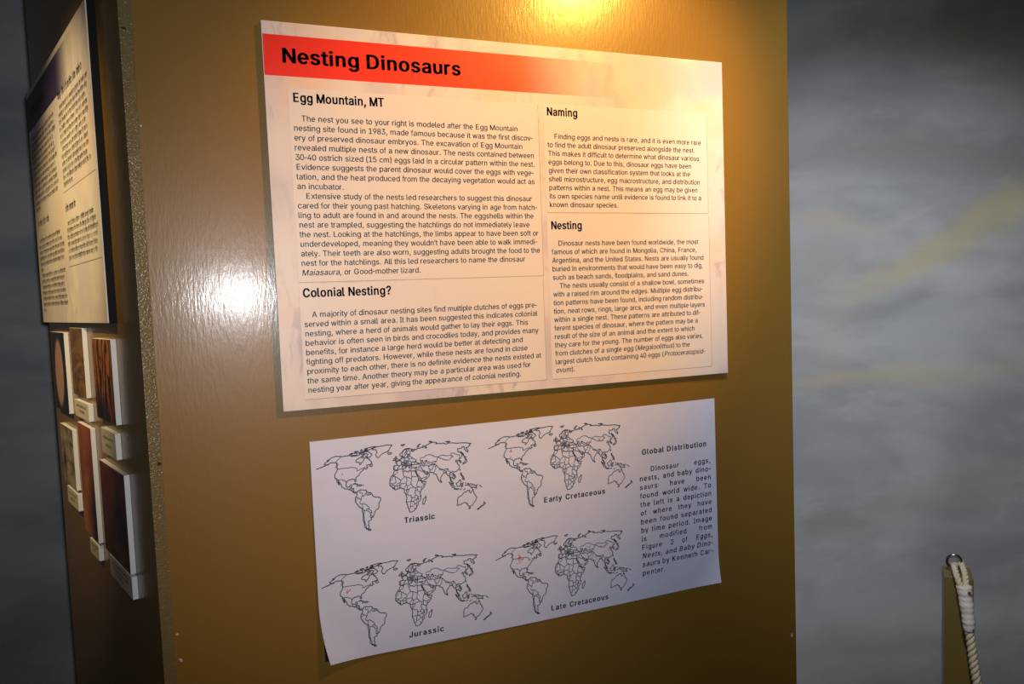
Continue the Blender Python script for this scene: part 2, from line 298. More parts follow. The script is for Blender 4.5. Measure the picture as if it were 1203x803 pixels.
 'V': [[229,0,204,0,141,170,79,339,16,509,39,509,62,509,84,509,120,408,156,307,192,206,198,189,206,166,215,137,224,109,235,73,248,31,243,31,239,31,235,31,247,74,258,110,267,138,276,166,284,189,290,206,325,307,360,408,395,509,417,509,440,509,463,509,401,339,340,170,278,0,253,0]],
 'W': [[180,0,155,0,109,170,63,339,16,509,38,509,60,509,82,509,109,404,136,300,163,196,168,179,172,163,175,145,179,128,183,111,187,94,190,76,194,58,197,40,194,40,192,40,189,40,193,58,196,76,200,94,203,111,207,128,211,145,215,163,220,179,224,196,251,300,279,404,306,509,331,509,355,509,380,509,407,404,434,300,462,196,466,179,470,163,474,145,478,128,482,111,486,94,490,76,494,58,497,40,494,40,491,40,488,40,492,58,495,76,499,94,502,111,506,128,510,145,515,163,519,179,523,196,550,300,576,404,603,509,625,509,647,509,670,509,623,339,577,170,530,0,505,0,480,0,455,0,426,108,397,215,368,323,362,344,357,367,351,391,346,416,341,444,336,475,341,475,345,475,350,475,345,445,340,419,335,395,330,371,324,347,318,323,289,215,260,108,230,0,205,0]],
 'X': [[43,0,18,0,84,95,151,190,217,284,217,268,217,252,217,236,155,327,92,418,29,509,54,509,79,509,104,509,129,473,153,437,178,400,188,385,197,372,204,361,211,350,217,340,223,329,229,318,236,306,243,292,240,292,236,292,232,292,239,306,246,318,252,329,258,339,264,350,272,361,279,372,288,385,298,400,323,437,348,473,374,509,398,509,422,509,446,509,384,419,321,329,259,239,259,255,259,271,259,287,324,191,390,96,456,0,431,0,406,0,382,0,352,43,322,86,292,129,283,143,275,155,268,165,262,175,256,185,250,195,244,206,238,217,230,231,235,231,240,231,244,231,238,218,231,207,225,196,219,186,213,176,206,166,199,155,191,143,182,129,152,86,122,43,91,0,67,0]],
 'Y': [[225,0,203,0,203,69,203,139,203,208,141,308,79,409,16,509,41,509,66,509,91,509,125,454,159,399,192,344,203,326,213,309,222,292,231,275,240,255,250,230,241,230,232,230,224,230,233,255,242,276,251,293,260,310,270,327,280,344,314,399,347,454,381,509,406,509,430,509,455,509,393,409,330,308,268,208,268,139,268,69,268,0,247,0]],
 'Z': [[161,0,42,0,42,15,42,31,42,46,119,159,196,272,273,385,284,400,295,415,306,431,318,446,329,461,341,476,343,469,346,461,348,454,327,453,306,453,285,452,264,452,244,452,223,452,162,452,101,452,40,452,40,471,40,490,40,509,159,509,278,509,397,509,397,493,397,477,397,462,321,351,245,240,169,129,158,113,146,97,134,81,122,65,110,49,97,33,95,40,93,47,90,54,111,55,132,56,152,57,173,57,193,57,214,57,276,57,338,57,399,57,399,38,399,19,399,0,280,0]],
 'a': [[182,-9,160,-9,136,-9,114,-4,94,5,75,14,59,27,48,45,36,62,30,83,30,108,30,130,35,147,43,161,52,175,63,185,78,193,92,201,108,207,125,211,143,215,160,218,178,220,201,223,219,225,234,227,248,228,258,231,265,235,272,239,276,245,276,255,276,255,276,256,276,257,276,272,273,286,267,297,261,308,252,316,240,322,228,328,213,331,196,331,178,331,162,328,149,322,136,317,126,309,118,301,110,292,104,283,100,274,80,280,61,285,41,291,50,314,62,332,79,346,95,360,113,369,133,375,153,381,173,384,194,384,208,384,223,383,239,379,255,376,271,370,286,360,301,351,313,338,322,320,332,303,337,280,337,251,337,168,337,84,337,0,317,0,297,0,277,0,277,17,277,35,277,52,275,52,274,52,272,52,268,43,261,34,252,25,243,15,230,7,215,1,200,-5],[155,45,170,45,193,45,212,50,228,59,243,68,255,79,263,93,271,107,276,122,276,138,276,155,276,173,276,190,273,187,268,184,259,182,251,180,242,178,231,176,221,174,210,172,200,171,190,170,182,169,175,168,161,166,147,163,134,159,121,154,111,148,103,139,96,131,92,119,92,105,92,92,95,81,102,72,109,63,118,57,130,52,142,48]],
 'b': [[261,-8,229,-8,206,-8,187,-4,172,4,158,12,146,21,138,31,129,42,123,51,118,59,116,59,114,59,112,59,112,39,112,20,112,0,92,0,72,0,53,0,53,170,53,339,53,509,73,509,93,509,114,509,114,446,114,382,114,319,115,319,117,319,118,319,123,327,129,336,137,346,145,356,157,365,171,373,186,381,205,384,229,384,261,384,289,376,313,361,337,345,356,322,370,293,383,263,390,229,390,189,390,149,383,114,370,84,356,55,337,32,313,16,289,0],[197,47,220,47,244,47,263,53,279,66,295,78,308,95,316,117,324,138,328,162,328,189,328,216,324,240,316,261,308,282,296,299,280,311,264,324,244,330,220,330,197,330,177,324,161,312,145,300,133,284,125,263,117,242,113,217,113,189,113,161,117,136,125,115,133,94,146,77,162,65,178,53]],
 'c': [[226,-8,207,-8,173,-8,143,0,117,16,91,33,71,56,56,85,41,114,34,149,34,187,34,227,41,262,56,291,71,321,91,343,117,360,143,376,173,384,207,384,226,384,243,382,260,377,276,372,292,365,305,356,319,347,330,335,340,322,350,309,357,294,362,277,342,272,322,267,303,262,300,272,296,281,290,289,285,297,278,305,270,311,262,317,253,322,242,325,232,328,220,330,207,330,182,330,161,323,145,310,129,297,116,280,108,258,100,237,96,213,96,187,96,162,100,139,108,117,116,96,129,79,145,66,161,53,182,46,207,46,220,46,232,48,243,52,253,55,263,60,271,66,279,72,286,80,292,89,297,97,301,107,304,117,324,112,343,107,363,102,358,85,351,70,341,56,332,43,320,31,306,21,293,12,277,4,261,-1,244,-6]],
 'd': [[219,-8,195,-8,164,-8,136,0,111,16,87,32,68,55,55,84,41,114,34,149,34,189,34,229,41,263,55,293,69,322,88,345,112,361,136,376,164,384,196,384,219,384,238,381,253,373,268,365,279,356,287,346,296,336,302,327,306,319,308,319,309,319,311,319,311,382,311,446,311,509,331,509,351,509,372,509,372,339,372,170,372,0,352,0,332,0,313,0,313,20,313,39,313,59,311,59,309,59,307,59,302,51,295,42,287,31,278,21,267,12,252,4,238,-4],[181,47,205,47,227,47,247,53,263,65,279,77,291,94,299,115,308,136,312,161,312,189,312,217,308,242,300,263,292,284,279,300,263,312,247,324,228,330,205,330,181,330,161,324,145,311,129,299,116,282,108,261,100,240,96,216,96,189,96,162,100,138,109,117,117,95,129,78,145,66,161,53]],
 'e': [[313,178,313,178,313,178,313,195,313,195,313,195,311,213,311,213,311,213,308,230,308,230,308,230,303,246,303,246,303,246,297,261,297,261,297,261,290,275,290,275,290,275,281,288,281,288,281,288,271,300,271,300,271,300,259,310,259,310,259,310,247,318,247,318,247,318,235,324,235,324,235,324,222,328,222,328,222,328,208,330,208,330,208,330,195,330,195,330,195,330,181,327,181,327,181,327,168,323,168,323,168,323,156,317,156,317,156,317,144,308,144,308,144,308,133,298,133,298,133,298,123,287,123,287,123,287,114,273,114,273,114,273,107,259,107,259,107,259,101,243,101,243,101,243,96,227,96,227,96,227,93,210,93,210,93,210,92,193,92,193,92,193,92,176,92,176,92,176,94,158,94,158,94,158,98,142,98,142,98,142,103,126,103,126,103,126,110,111,110,111,110,111,118,97,118,97,118,97,127,84,127,84,127,84,138,73,138,73,138,73,149,64,149,64,149,64,161,56,161,56,161,56,174,51,174,51,174,51,187,47,187,47,187,47,201,46,201,46,201,46,214,47,214,47,214,47,227,50,227,50,227,50,240,55,240,55,240,55,253,61,253,61,253,61,264,70,264,70,264,70,275,81,275,81,275,81,285,93,285,93,285,93,328,57,328,57,328,57,313,40,313,40,313,40,297,26,297,26,297,26,279,13,279,13,279,13,260,4,260,4,260,4,240,-3,240,-3,240,-3,220,-7,220,-7,220,-7,200,-8,200,-8,200,-8,179,-6,179,-6,179,-6,159,-1,159,-1,159,-1,139,6,139,6,139,6,121,17,121,17,121,17,103,29,103,29,103,29,88,45,88,45,88,45,73,62,73,62,73,62,61,81,61,81,61,81,51,102,51,102,51,102,43,124,43,124,43,124,38,147,38,147,38,147,35,171,35,171,35,171,34,195,34,195,34,195,36,219,36,219,36,219,41,242,41,242,41,242,47,265,47,265,47,265,57,286,57,286,57,286,68,306,68,306,68,306,81,324,81,324,81,324,96,340,96,340,96,340,113,354,113,354,113,354,131,366,131,366,131,366,150,374,150,374,150,374,170,380,170,380,170,380,191,384,191,384,191,384,211,384,211,384,211,384,232,381,232,381,232,381,252,375,252,375,252,375,271,367,271,367,271,367,289,356,289,356,289,356,306,342,306,342,306,342,322,327,322,327,322,327,335,309,335,309,335,309,347,289,347,289,347,289,356,268,356,268,356,268,364,245,364,245,364,245,368,222,368,222,368,222,371,198,371,198,371,198,371,174,371,174,371,174],[54,161,54,161,54,161,54,213,54,213,54,213,363,213,363,213,363,213,370,161,370,161,370,161]],
 'f': [[154,379,228,379,228,362,228,344,228,327,154,327,80,327,6,327,6,344,6,362,6,379,80,379],[101,0,81,0,81,144,81,288,81,432,81,453,86,471,96,486,106,500,119,511,135,519,152,526,169,530,187,530,201,530,213,529,222,527,232,525,238,523,243,521,238,503,233,486,227,468,224,470,220,471,215,472,210,473,203,474,195,474,176,474,163,469,154,460,146,451,142,437,142,419,142,279,142,140,142,0,121,0]],
 'g': [[238,-151,207,-151,179,-151,155,-147,134,-140,113,-132,96,-123,82,-110,69,-98,58,-84,51,-69,67,-60,84,-50,101,-41,107,-49,113,-57,122,-66,130,-75,141,-82,154,-88,168,-94,186,-97,207,-97,238,-97,263,-90,282,-75,302,-60,311,-37,311,-6,311,19,311,44,311,68,310,68,308,68,306,68,301,60,295,51,287,41,278,32,267,23,252,16,238,8,219,5,195,5,164,5,137,12,113,27,88,41,69,62,55,90,41,118,34,152,34,191,34,230,41,264,55,293,69,322,88,345,112,361,137,376,165,384,196,384,220,384,239,381,253,373,268,365,280,356,288,346,297,336,303,327,308,319,309,319,311,319,313,319,313,339,313,359,313,379,333,379,353,379,372,379,372,250,372,121,372,-9,372,-42,365,-69,350,-90,335,-111,316,-126,291,-136,266,-146],[181,59,205,59,228,59,248,64,264,75,280,86,292,101,300,121,308,141,312,165,312,193,312,220,308,243,300,264,292,284,280,301,264,312,248,324,228,330,205,330,181,330,161,324,145,312,129,299,117,283,109,262,100,242,96,219,96,193,96,166,100,143,109,123,117,103,129,87,145,76,162,65]],
 'h': [[114,249,114,227,114,151,114,76,114,0,93,0,73,0,53,0,53,170,53,339,53,509,73,509,93,509,114,509,114,435,114,361,114,287,110,287,106,287,102,287,114,322,131,347,152,362,174,377,199,384,227,384,253,384,276,379,295,369,315,358,330,342,341,321,352,299,357,273,357,240,357,160,357,80,357,0,337,0,316,0,296,0,296,78,296,157,296,235,296,265,288,288,273,304,258,321,237,329,210,329,192,329,175,325,161,317,146,309,135,298,126,283,118,267]],
 'i': [[73,0,53,0,53,126,53,253,53,379,73,379,93,379,114,379,114,253,114,126,114,0,93,0],[95,443,84,443,72,443,62,447,54,455,45,462,41,472,41,483,41,494,45,504,54,512,62,520,72,524,84,524,95,524,106,520,114,512,122,504,126,494,126,483,126,472,122,462,114,455,106,447]],
 'j': [[53,243,53,379,73,379,93,379,114,379,114,243,114,106,114,-30,114,-53,110,-73,102,-90,93,-107,81,-120,65,-129,48,-138,28,-143,4,-143,-1,-143,-5,-143,-10,-143,-10,-124,-10,-105,-10,-87,-6,-87,-2,-87,2,-87,20,-87,32,-82,40,-72,49,-62,53,-48,53,-29,53,107],[95,443,83,443,72,443,62,447,53,455,45,462,41,472,41,483,41,494,45,504,53,512,62,520,72,524,83,524,95,524,105,520,114,512,122,504,126,494,126,483,126,472,122,462,114,455,105,447]],
 'k': [[132,158,110,137,110,162,110,187,110,212,113,212,117,212,121,212,175,268,230,323,284,379,310,379,335,379,360,379,301,319,243,259,184,199,182,199,179,199,177,199,155,178],[73,0,53,0,53,170,53,339,53,509,73,509,93,509,114,509,114,339,114,170,114,0,93,0],[320,0,294,0,245,62,197,124,148,186,162,200,177,214,191,229,252,152,312,76,372,0,346,0]],
 'l': [[147,-2,139,-2,110,-2,88,5,74,20,60,35,53,57,53,84,53,226,53,367,53,509,73,509,93,509,114,509,114,372,114,235,114,99,114,81,116,69,120,62,125,55,133,52,146,52,152,52,157,52,160,53,164,53,167,54,170,54,173,37,177,20,181,3,175,1,169,0,162,-1,154,-2]],
 'm': [[73,0,53,0,53,126,53,253,53,379,72,379,92,379,112,379,112,351,112,323,112,295,111,295,109,295,108,295,113,316,121,332,132,346,144,359,157,369,172,376,187,383,203,386,219,386,247,386,270,378,287,361,305,344,316,322,321,295,318,295,315,295,312,295,317,313,325,329,337,343,349,357,364,367,381,375,398,382,416,386,437,386,459,386,479,381,497,372,515,362,530,348,541,328,551,309,557,285,557,255,557,170,557,85,557,0,536,0,516,0,496,0,496,85,496,169,496,254,496,281,488,301,473,313,457,325,439,330,419,330,402,330,387,327,374,320,362,313,352,303,345,290,339,278,335,263,335,247,335,165,335,82,335,0,315,0,295,0,274,0,274,87,274,173,274,260,274,281,267,298,253,311,239,324,221,330,199,330,185,330,171,327,158,320,144,313,134,303,126,289,118,276,114,258,114,238,114,159,114,79,114,0,93,0]],
 'n': [[114,249,114,227,114,151,114,76,114,0,93,0,73,0,53,0,53,126,53,253,53,379,72,379,92,379,112,379,112,349,112,318,112,287,109,287,106,287,102,287,114,322,131,347,152,362,174,377,199,384,227,384,253,384,276,379,295,369,314,358,330,342,341,321,352,299,357,273,357,240,357,160,357,80,357,0,337,0,316,0,296,0,296,78,296,157,296,235,296,265,288,288,273,304,258,321,237,329,210,329,192,329,175,325,161,317,146,309,135,298,126,283,118,267]],
 'o': [[242,-8,207,-8,173,-8,143,0,117,16,91,33,71,56,56,85,41,114,34,149,34,187,34,227,41,262,56,291,71,321,91,343,117,360,143,376,173,384,207,384,242,384,273,376,299,360,325,343,345,321,359,291,374,262,381,227,381,187,381,149,374,114,359,85,345,56,325,33,299,16,273,0],[182,46,207,46,233,46,254,53,270,66,287,79,299,96,307,117,315,139,319,162,319,187,319,213,315,236,307,258,299,280,287,297,270,310,254,323,233,330,207,330,182,330,161,323,145,310,129,297,116,280,108,258,100,237,96,213,96,187,96,162,100,139,108,117,116,96,129,79,145,66,161,53]],
 'p': [[73,-143,53,-143,53,31,53,205,53,379,72,379,92,379,112,379,112,359,112,339,112,319,114,319,116,319,118,319,123,327,129,336,137,346,145,356,157,365,171,373,186,381,205,384,229,384,261,384,289,376,313,361,337,345,356,322,370,293,383,263,390,229,390,189,390,149,383,114,370,84,356,55,337,32,313,16,289,0,261,-8,229,-8,206,-8,187,-4,173,4,158,12,146,21,138,31,130,42,123,51,118,59,117,59,115,59,114,59,114,-8,114,-76,114,-143,93,-143],[197,47,220,47,244,47,263,53,279,66,295,78,308,95,316,117,324,138,328,162,328,189,328,216,324,240,316,261,308,282,296,299,280,311,264,324,244,330,220,330,197,330,177,324,161,312,145,300,133,284,125,263,117,242,113,217,113,189,113,161,117,136,125,115,133,94,146,77,162,65,178,53]],
 'q': [[372,31,372,-143,351,-143,331,-143,311,-143,311,-76,311,-8,311,59,309,59,308,59,306,59,302,51,295,42,287,31,278,21,267,12,252,4,238,-4,219,-8,195,-8,164,-8,136,0,111,16,87,32,68,55,55,84,41,114,34,149,34,189,34,229,41,263,55,293,69,322,88,345,112,361,136,376,164,384,196,384,219,384,238,381,253,373,268,365,279,356,287,346,296,336,302,327,307,319,309,319,311,319,313,319,313,339,313,359,313,379,332,379,352,379,372,379,372,205],[181,47,205,47,227,47,247,53,263,65,279,77,291,94,299,115,308,136,312,161,312,189,312,217,308,242,300,263,292,284,279,300,263,312,247,324,228,330,205,330,181,330,161,324,145,311,129,299,116,282,108,261,100,240,96,216,96,189,96,162,100,138,109,117,117,95,129,78,145,66,161,53]],
 'r': [[73,0,53,0,53,126,53,253,53,379,72,379,92,379,112,379,112,360,112,340,112,321,113,321,114,321,115,321,122,340,135,355,152,367,170,379,190,385,213,385,218,385,223,385,229,384,235,384,240,384,243,384,243,363,243,343,243,322,242,323,237,323,230,324,223,325,215,326,207,326,189,326,173,322,159,315,145,307,134,297,126,284,118,270,114,255,114,237,114,158,114,79,114,0,93,0]],
 's': [[211,-8,182,-8,156,-8,133,-4,112,3,92,11,75,23,62,38,49,53,40,72,36,94,55,98,74,102,94,107,99,86,109,70,124,60,139,50,158,45,181,45,208,45,229,51,244,62,260,74,268,87,268,103,268,116,263,127,254,136,245,144,231,151,212,155,191,160,170,165,149,170,115,178,89,191,72,208,55,225,47,247,47,274,47,296,53,315,65,332,77,348,94,361,115,370,136,380,160,384,187,384,213,384,235,380,254,372,272,365,287,353,299,339,310,325,319,309,324,290,305,286,287,281,268,277,263,292,255,304,243,316,230,327,212,333,187,333,165,333,146,327,131,317,116,306,109,293,109,277,109,263,114,252,124,243,134,235,150,228,172,223,191,218,210,214,229,209,264,201,290,188,306,171,323,154,331,133,331,107,331,84,325,64,312,47,300,30,282,16,260,6,237,-3]],
 't': [[138,379,204,379,204,362,204,344,204,327,138,327,72,327,6,327,6,344,6,362,6,379,72,379],[65,345,65,471,85,471,106,471,126,471,126,347,126,222,126,98,126,81,129,69,136,61,143,54,154,50,170,50,174,50,179,50,185,51,191,52,197,53,202,54,206,36,209,19,213,2,207,0,200,-2,192,-3,184,-4,176,-4,168,-4,136,-4,110,4,92,21,74,38,65,62,65,93,65,219]],
 'u': [[211,-5,182,-5,157,-5,134,0,115,11,95,21,80,37,69,59,58,80,53,107,53,139,53,219,53,299,53,379,73,379,93,379,114,379,114,301,114,222,114,144,114,114,121,91,137,75,152,58,173,50,200,50,218,50,235,54,249,62,264,70,275,81,283,97,292,112,296,131,296,153,296,228,296,304,296,379,316,379,337,379,357,379,357,253,357,126,357,0,337,0,318,0,298,0,298,31,298,61,298,92,301,92,304,92,307,92,295,57,279,32,257,17,235,2]],
 'v': [[184,0,163,0,114,126,66,253,17,379,40,379,62,379,84,379,111,305,138,230,165,155,174,132,181,110,187,87,193,64,199,42,206,21,198,21,191,21,184,21,191,42,197,64,203,87,209,110,216,132,224,155,251,230,278,305,305,379,327,379,349,379,371,379,323,253,275,126,226,0,205,0]],
 'w': [[158,0,138,0,99,126,61,253,23,379,44,379,66,379,87,379,103,324,118,269,133,214,140,191,147,165,154,137,161,108,168,76,175,41,172,41,168,41,165,41,172,75,179,106,186,135,193,163,199,190,206,214,221,269,237,324,252,379,273,379,295,379,316,379,332,324,347,269,362,214,368,190,375,164,382,136,388,107,395,76,402,41,399,41,395,41,391,41,399,75,406,107,413,135,420,164,427,190,434,214,449,269,465,324,480,379,502,379,523,379,545,379,506,253,468,126,429,0,409,0,389,0,368,0,352,57,335,114,319,172,314,189,309,207,305,225,300,243,295,261,291,280,286,299,281,318,277,338,281,338,286,338,291,338,286,319,281,299,277,280,272,261,267,243,263,225,258,206,253,189,248,172,231,114,215,57,199,0,178,0]],
 'x': [[44,0,21,0,71,73,121,145,171,218,171,202,171,187,171,171,124,240,76,310,29,379,52,379,76,379,100,379,116,355,132,330,147,306,160,287,170,270,179,253,188,237,198,221,207,206,197,206,186,206,175,206,185,221,194,237,202,253,211,270,221,287,233,306,249,330,266,355,282,379,305,379,328,379,352,379,304,309,256,239,209,169,209,184,209,199,209,214,258,143,308,71,358,0,334,0,310,0,287,0,268,28,249,57,231,85,219,103,209,120,200,136,191,152,182,167,173,182,183,182,194,182,205,182,195,167,186,152,178,136,170,120,160,103,148,85,129,57,110,28,91,0,68,0]],
 'y': [[51,-140,47,-139,52,-121,57,-103,61,-86,65,-86,68,-87,71,-87,83,-90,94,-91,104,-89,114,-87,122,-82,130,-74,138,-66,145,-53,151,-36,155,-24,159,-13,163,-1,114,126,66,252,17,379,40,379,62,379,84,379,111,305,138,230,165,155,174,132,181,109,187,87,193,64,199,42,206,21,198,21,191,21,184,21,190,42,196,64,202,87,209,110,216,132,224,155,251,230,278,305,305,379,327,379,349,379,371,379,316,234,260,88,204,-58,196,-78,187,-94,177,-107,166,-120,153,-129,139,-136,125,-142,109,-145,91,-145,81,-145,72,-144,65,-143,57,-142]],
 'z': [[141,0,42,0,42,15,42,30,42,46,112,137,183,228,254,320,254,321,254,322,254,323,185,323,117,323,48,323,48,342,48,361,48,379,143,379,238,379,333,379,333,363,333,347,333,331,264,241,195,150,126,60,126,59,126,58,126,56,197,56,268,56,339,56,339,38,339,19,339,0,240,0]],
 '0': [[264,-7,227,-7,189,-7,157,3,130,24,103,45,83,74,69,113,55,152,48,199,48,254,48,309,55,356,69,395,83,434,104,464,130,484,157,505,189,516,227,516,264,516,296,505,323,484,350,464,370,434,384,395,398,356,405,309,405,254,405,199,398,152,384,113,370,74,350,45,323,24,297,3],[202,50,227,50,252,50,273,58,290,74,308,90,321,113,330,144,339,174,344,211,344,254,344,297,339,334,330,365,321,395,308,419,290,435,273,451,252,460,227,460,202,460,180,451,163,435,146,419,132,395,123,365,114,334,109,297,109,254,109,211,114,174,123,144,132,113,146,90,163,74,180,58]],
 '1': [[181,0,76,0,76,18,76,36,76,55,181,55,286,55,391,55,391,36,391,18,391,0,286,0],[250,509,276,509,276,339,276,170,276,0,255,0,234,0,212,0,212,149,212,299,212,448,211,448,210,448,209,448,168,418,127,388,86,358,86,381,86,404,86,427,123,454,161,481,198,509,224,509]],
 '2': [[172,0,64,0,64,16,64,32,64,47,121,108,177,168,234,229,254,249,270,267,282,282,295,298,304,313,311,327,317,341,320,356,320,371,320,390,316,405,308,419,299,432,288,442,273,449,259,456,242,460,224,460,204,460,187,456,172,447,158,439,147,428,139,413,131,399,127,382,127,362,107,362,86,362,66,362,66,392,72,419,86,442,100,465,119,483,143,496,167,509,194,516,225,516,255,516,282,509,306,497,329,484,348,467,361,445,374,424,381,399,381,372,381,354,378,335,371,318,364,300,353,280,336,259,319,237,296,211,267,180,229,140,191,100,153,60,153,59,153,58,153,57,231,57,310,57,389,57,389,38,389,19,389,0,281,0]],
 '3': [[252,-7,218,-7,187,-7,158,-1,133,10,107,21,86,37,70,57,54,78,46,103,44,132,66,132,87,132,109,132,111,114,117,99,126,87,136,75,149,65,165,59,181,53,199,50,219,50,239,50,258,53,275,61,292,68,305,79,315,93,324,107,329,124,329,145,329,163,325,181,316,196,307,212,293,224,275,234,256,243,231,248,201,248,186,248,172,248,157,248,157,265,157,282,157,299,200,349,244,399,288,448,288,450,288,451,288,452,215,452,142,452,70,452,70,471,70,490,70,509,171,509,272,509,372,509,372,493,372,477,372,461,319,400,265,339,211,278,211,282,211,285,211,289,249,293,281,288,308,276,335,263,356,246,371,222,386,199,393,173,393,145,393,115,385,89,370,66,355,43,335,25,309,12,282,0]],
 '4': [[164,105,40,105,40,123,40,141,40,158,109,275,178,392,247,509,268,509,289,509,311,509,243,394,176,280,109,166,109,165,109,164,109,163,210,163,312,163,413,163,413,144,413,125,413,105,289,105],[302,0,282,0,282,40,282,81,282,121,282,130,282,138,282,146,282,203,282,260,282,318,302,318,322,318,343,318,343,212,343,106,343,0,322,0]],
 '5': [[254,-7,221,-7,191,-7,164,-1,140,11,116,23,97,39,83,60,69,81,61,104,60,130,81,130,101,130,122,130,124,115,129,101,138,89,147,77,159,67,173,60,188,53,204,50,221,50,242,50,260,55,276,64,292,74,305,87,314,104,323,121,328,141,328,162,328,184,323,204,314,221,304,238,291,252,275,262,258,272,239,277,218,277,201,277,184,274,167,268,151,263,138,255,128,246,108,248,88,250,67,253,77,338,86,423,96,509,186,509,276,509,366,509,366,490,366,471,366,452,294,452,222,452,151,452,145,402,139,352,134,301,135,301,135,301,136,301,147,311,161,319,178,325,194,331,211,334,229,334,253,334,274,329,294,321,313,313,331,301,345,285,359,270,371,252,379,231,387,210,391,188,391,163,391,130,384,101,369,76,354,50,334,30,309,15,283,1]],
 '6': [[258,-7,226,-7,195,-7,167,0,142,15,118,29,98,49,84,74,71,100,64,129,64,162,64,186,69,212,80,239,91,266,110,300,137,340,176,396,214,453,252,509,276,509,299,509,322,509,265,426,208,344,151,261,149,261,147,261,145,261,150,271,157,280,165,288,174,296,184,302,196,307,207,312,221,314,235,314,266,314,293,308,316,295,339,282,357,263,370,240,382,216,389,189,389,157,389,125,382,97,368,73,354,48,334,28,310,14,286,0],[207,48,226,48,246,48,264,53,279,63,294,72,306,85,314,101,323,118,327,136,327,157,327,178,323,197,314,213,306,230,294,242,279,251,264,261,246,265,226,265,207,265,189,261,174,252,159,243,147,230,138,214,129,198,125,179,125,158,125,137,129,118,138,102,147,85,159,72,174,63,189,53]],
 '7': [[120,0,97,0,172,149,248,299,323,448,323,450,323,451,323,452,236,452,149,452,62,452,62,471,62,490,62,509,172,509,281,509,391,509,391,489,391,469,391,449,315,299,240,150,165,0,142,0]],
 '8': [[260,-7,226,-7,192,-7,162,-1,136,11,109,24,89,40,74,62,59,83,52,108,52,135,52,157,56,177,65,195,74,213,86,229,101,241,116,253,133,261,153,265,153,265,153,266,153,267,128,273,108,287,93,308,78,329,70,353,70,380,70,406,77,429,90,450,104,470,122,486,146,498,169,510,196,516,226,516,256,516,283,510,306,498,329,486,348,470,361,450,375,429,382,406,382,380,382,353,374,329,359,308,344,287,325,273,300,267,300,266,300,265,300,265,319,261,336,253,351,241,366,229,378,213,387,195,396,177,401,157,401,135,401,108,393,83,378,62,364,40,343,24,317,11,291,-1],[204,49,226,49,249,49,268,53,285,60,301,68,314,78,323,91,332,105,337,121,337,139,337,158,332,174,322,189,313,203,300,214,283,223,266,231,247,235,226,235,205,235,186,231,169,223,152,214,139,203,130,189,120,174,115,158,115,139,115,121,120,105,129,91,138,78,151,68,167,60,184,53],[208,290,226,290,244,290,260,293,274,300,288,307,299,318,307,330,315,343,319,358,319,376,319,393,315,407,308,420,300,433,289,443,275,449,261,456,245,460,226,460,208,460,191,456,177,449,163,443,152,433,145,420,137,407,133,393,133,376,133,358,137,343,145,330,152,318,163,307,178,300,192,293]],
 '9': [[195,516,226,516,258,516,286,508,310,494,335,480,354,460,368,434,382,409,389,380,389,347,389,323,383,297,373,270,362,243,343,209,315,168,277,112,239,56,200,0,177,0,154,0,130,0,187,83,244,165,301,248,303,248,305,248,307,248,303,238,296,229,287,221,279,213,269,207,257,202,245,197,232,195,218,195,187,195,160,201,137,214,114,227,96,245,83,269,70,292,64,320,64,352,64,384,71,412,85,436,99,461,118,480,143,494,167,508],[246,460,226,460,207,460,189,456,174,446,159,437,147,424,138,407,130,391,125,372,125,352,125,330,130,312,138,295,147,279,159,266,174,257,189,248,207,243,226,243,246,243,263,248,279,257,294,266,306,279,314,295,323,311,327,330,327,350,327,372,323,391,314,407,306,424,294,437,279,446,264,456]],
 '.': [[108,-4,95,-4,83,-4,72,0,63,9,54,18,50,28,50,41,50,54,54,65,63,73,72,82,83,87,95,87,108,87,119,82,128,73,137,65,141,54,141,41,141,28,137,18,128,9,119,0]],
 ',': [[53,-119,38,-119,48,-56,58,8,68,71,91,71,114,71,137,71,119,8,102,-56,84,-119,69,-119]],
 '-': [[263,244,337,244,337,226,337,207,337,188,263,188,188,188,114,188,114,207,114,226,114,244,188,244]],
 '?': [[153,152,132,152,132,154,132,157,132,159,132,190,135,213,141,230,147,246,156,259,168,269,179,279,193,288,209,298,224,308,237,320,247,334,257,348,262,365,262,384,262,400,258,413,250,425,243,437,233,446,220,452,208,458,193,462,178,462,163,462,150,459,137,453,124,447,114,438,106,425,98,413,93,397,92,378,70,378,49,378,27,378,28,407,35,432,49,452,63,473,80,489,103,499,125,510,150,516,178,516,207,516,233,510,255,498,277,487,294,471,306,451,318,431,324,408,324,382,324,354,318,331,306,311,294,292,277,275,254,261,240,252,228,243,219,235,210,227,204,217,200,205,196,194,194,178,194,158,194,156,194,154,194,152,173,152],[176,-4,164,-4,151,-4,140,0,131,9,123,18,118,28,118,41,118,53,123,64,131,73,140,82,151,86,164,86,176,86,187,82,196,73,205,64,209,53,209,41,209,28,205,18,196,9,187,0]],
 '(': [[89,156,89,207,89,244,93,283,101,324,108,364,119,404,132,441,145,479,160,511,177,539,196,539,216,539,236,539,219,504,204,467,191,428,178,389,168,351,161,313,155,276,151,240,151,207,151,176,154,146,160,115,166,83,176,51,188,16,201,-18,217,-56,236,-96,216,-96,196,-96,177,-96,148,-47,126,3,111,55,97,106]],
 ')': [[57,-96,37,-96,57,-55,73,-17,86,18,98,53,107,85,113,116,119,147,122,177,122,207,122,240,118,276,112,313,105,351,95,389,82,428,70,467,55,504,37,539,57,539,77,539,97,539,113,511,128,479,142,441,155,404,165,364,173,323,180,283,184,244,184,207,184,156,177,104,161,53,146,2,125,-48,97,-96,77,-96]],
 "'": [[95,318,78,318,75,381,73,445,70,509,92,509,114,509,136,509,133,445,131,381,128,318,112,318]]}
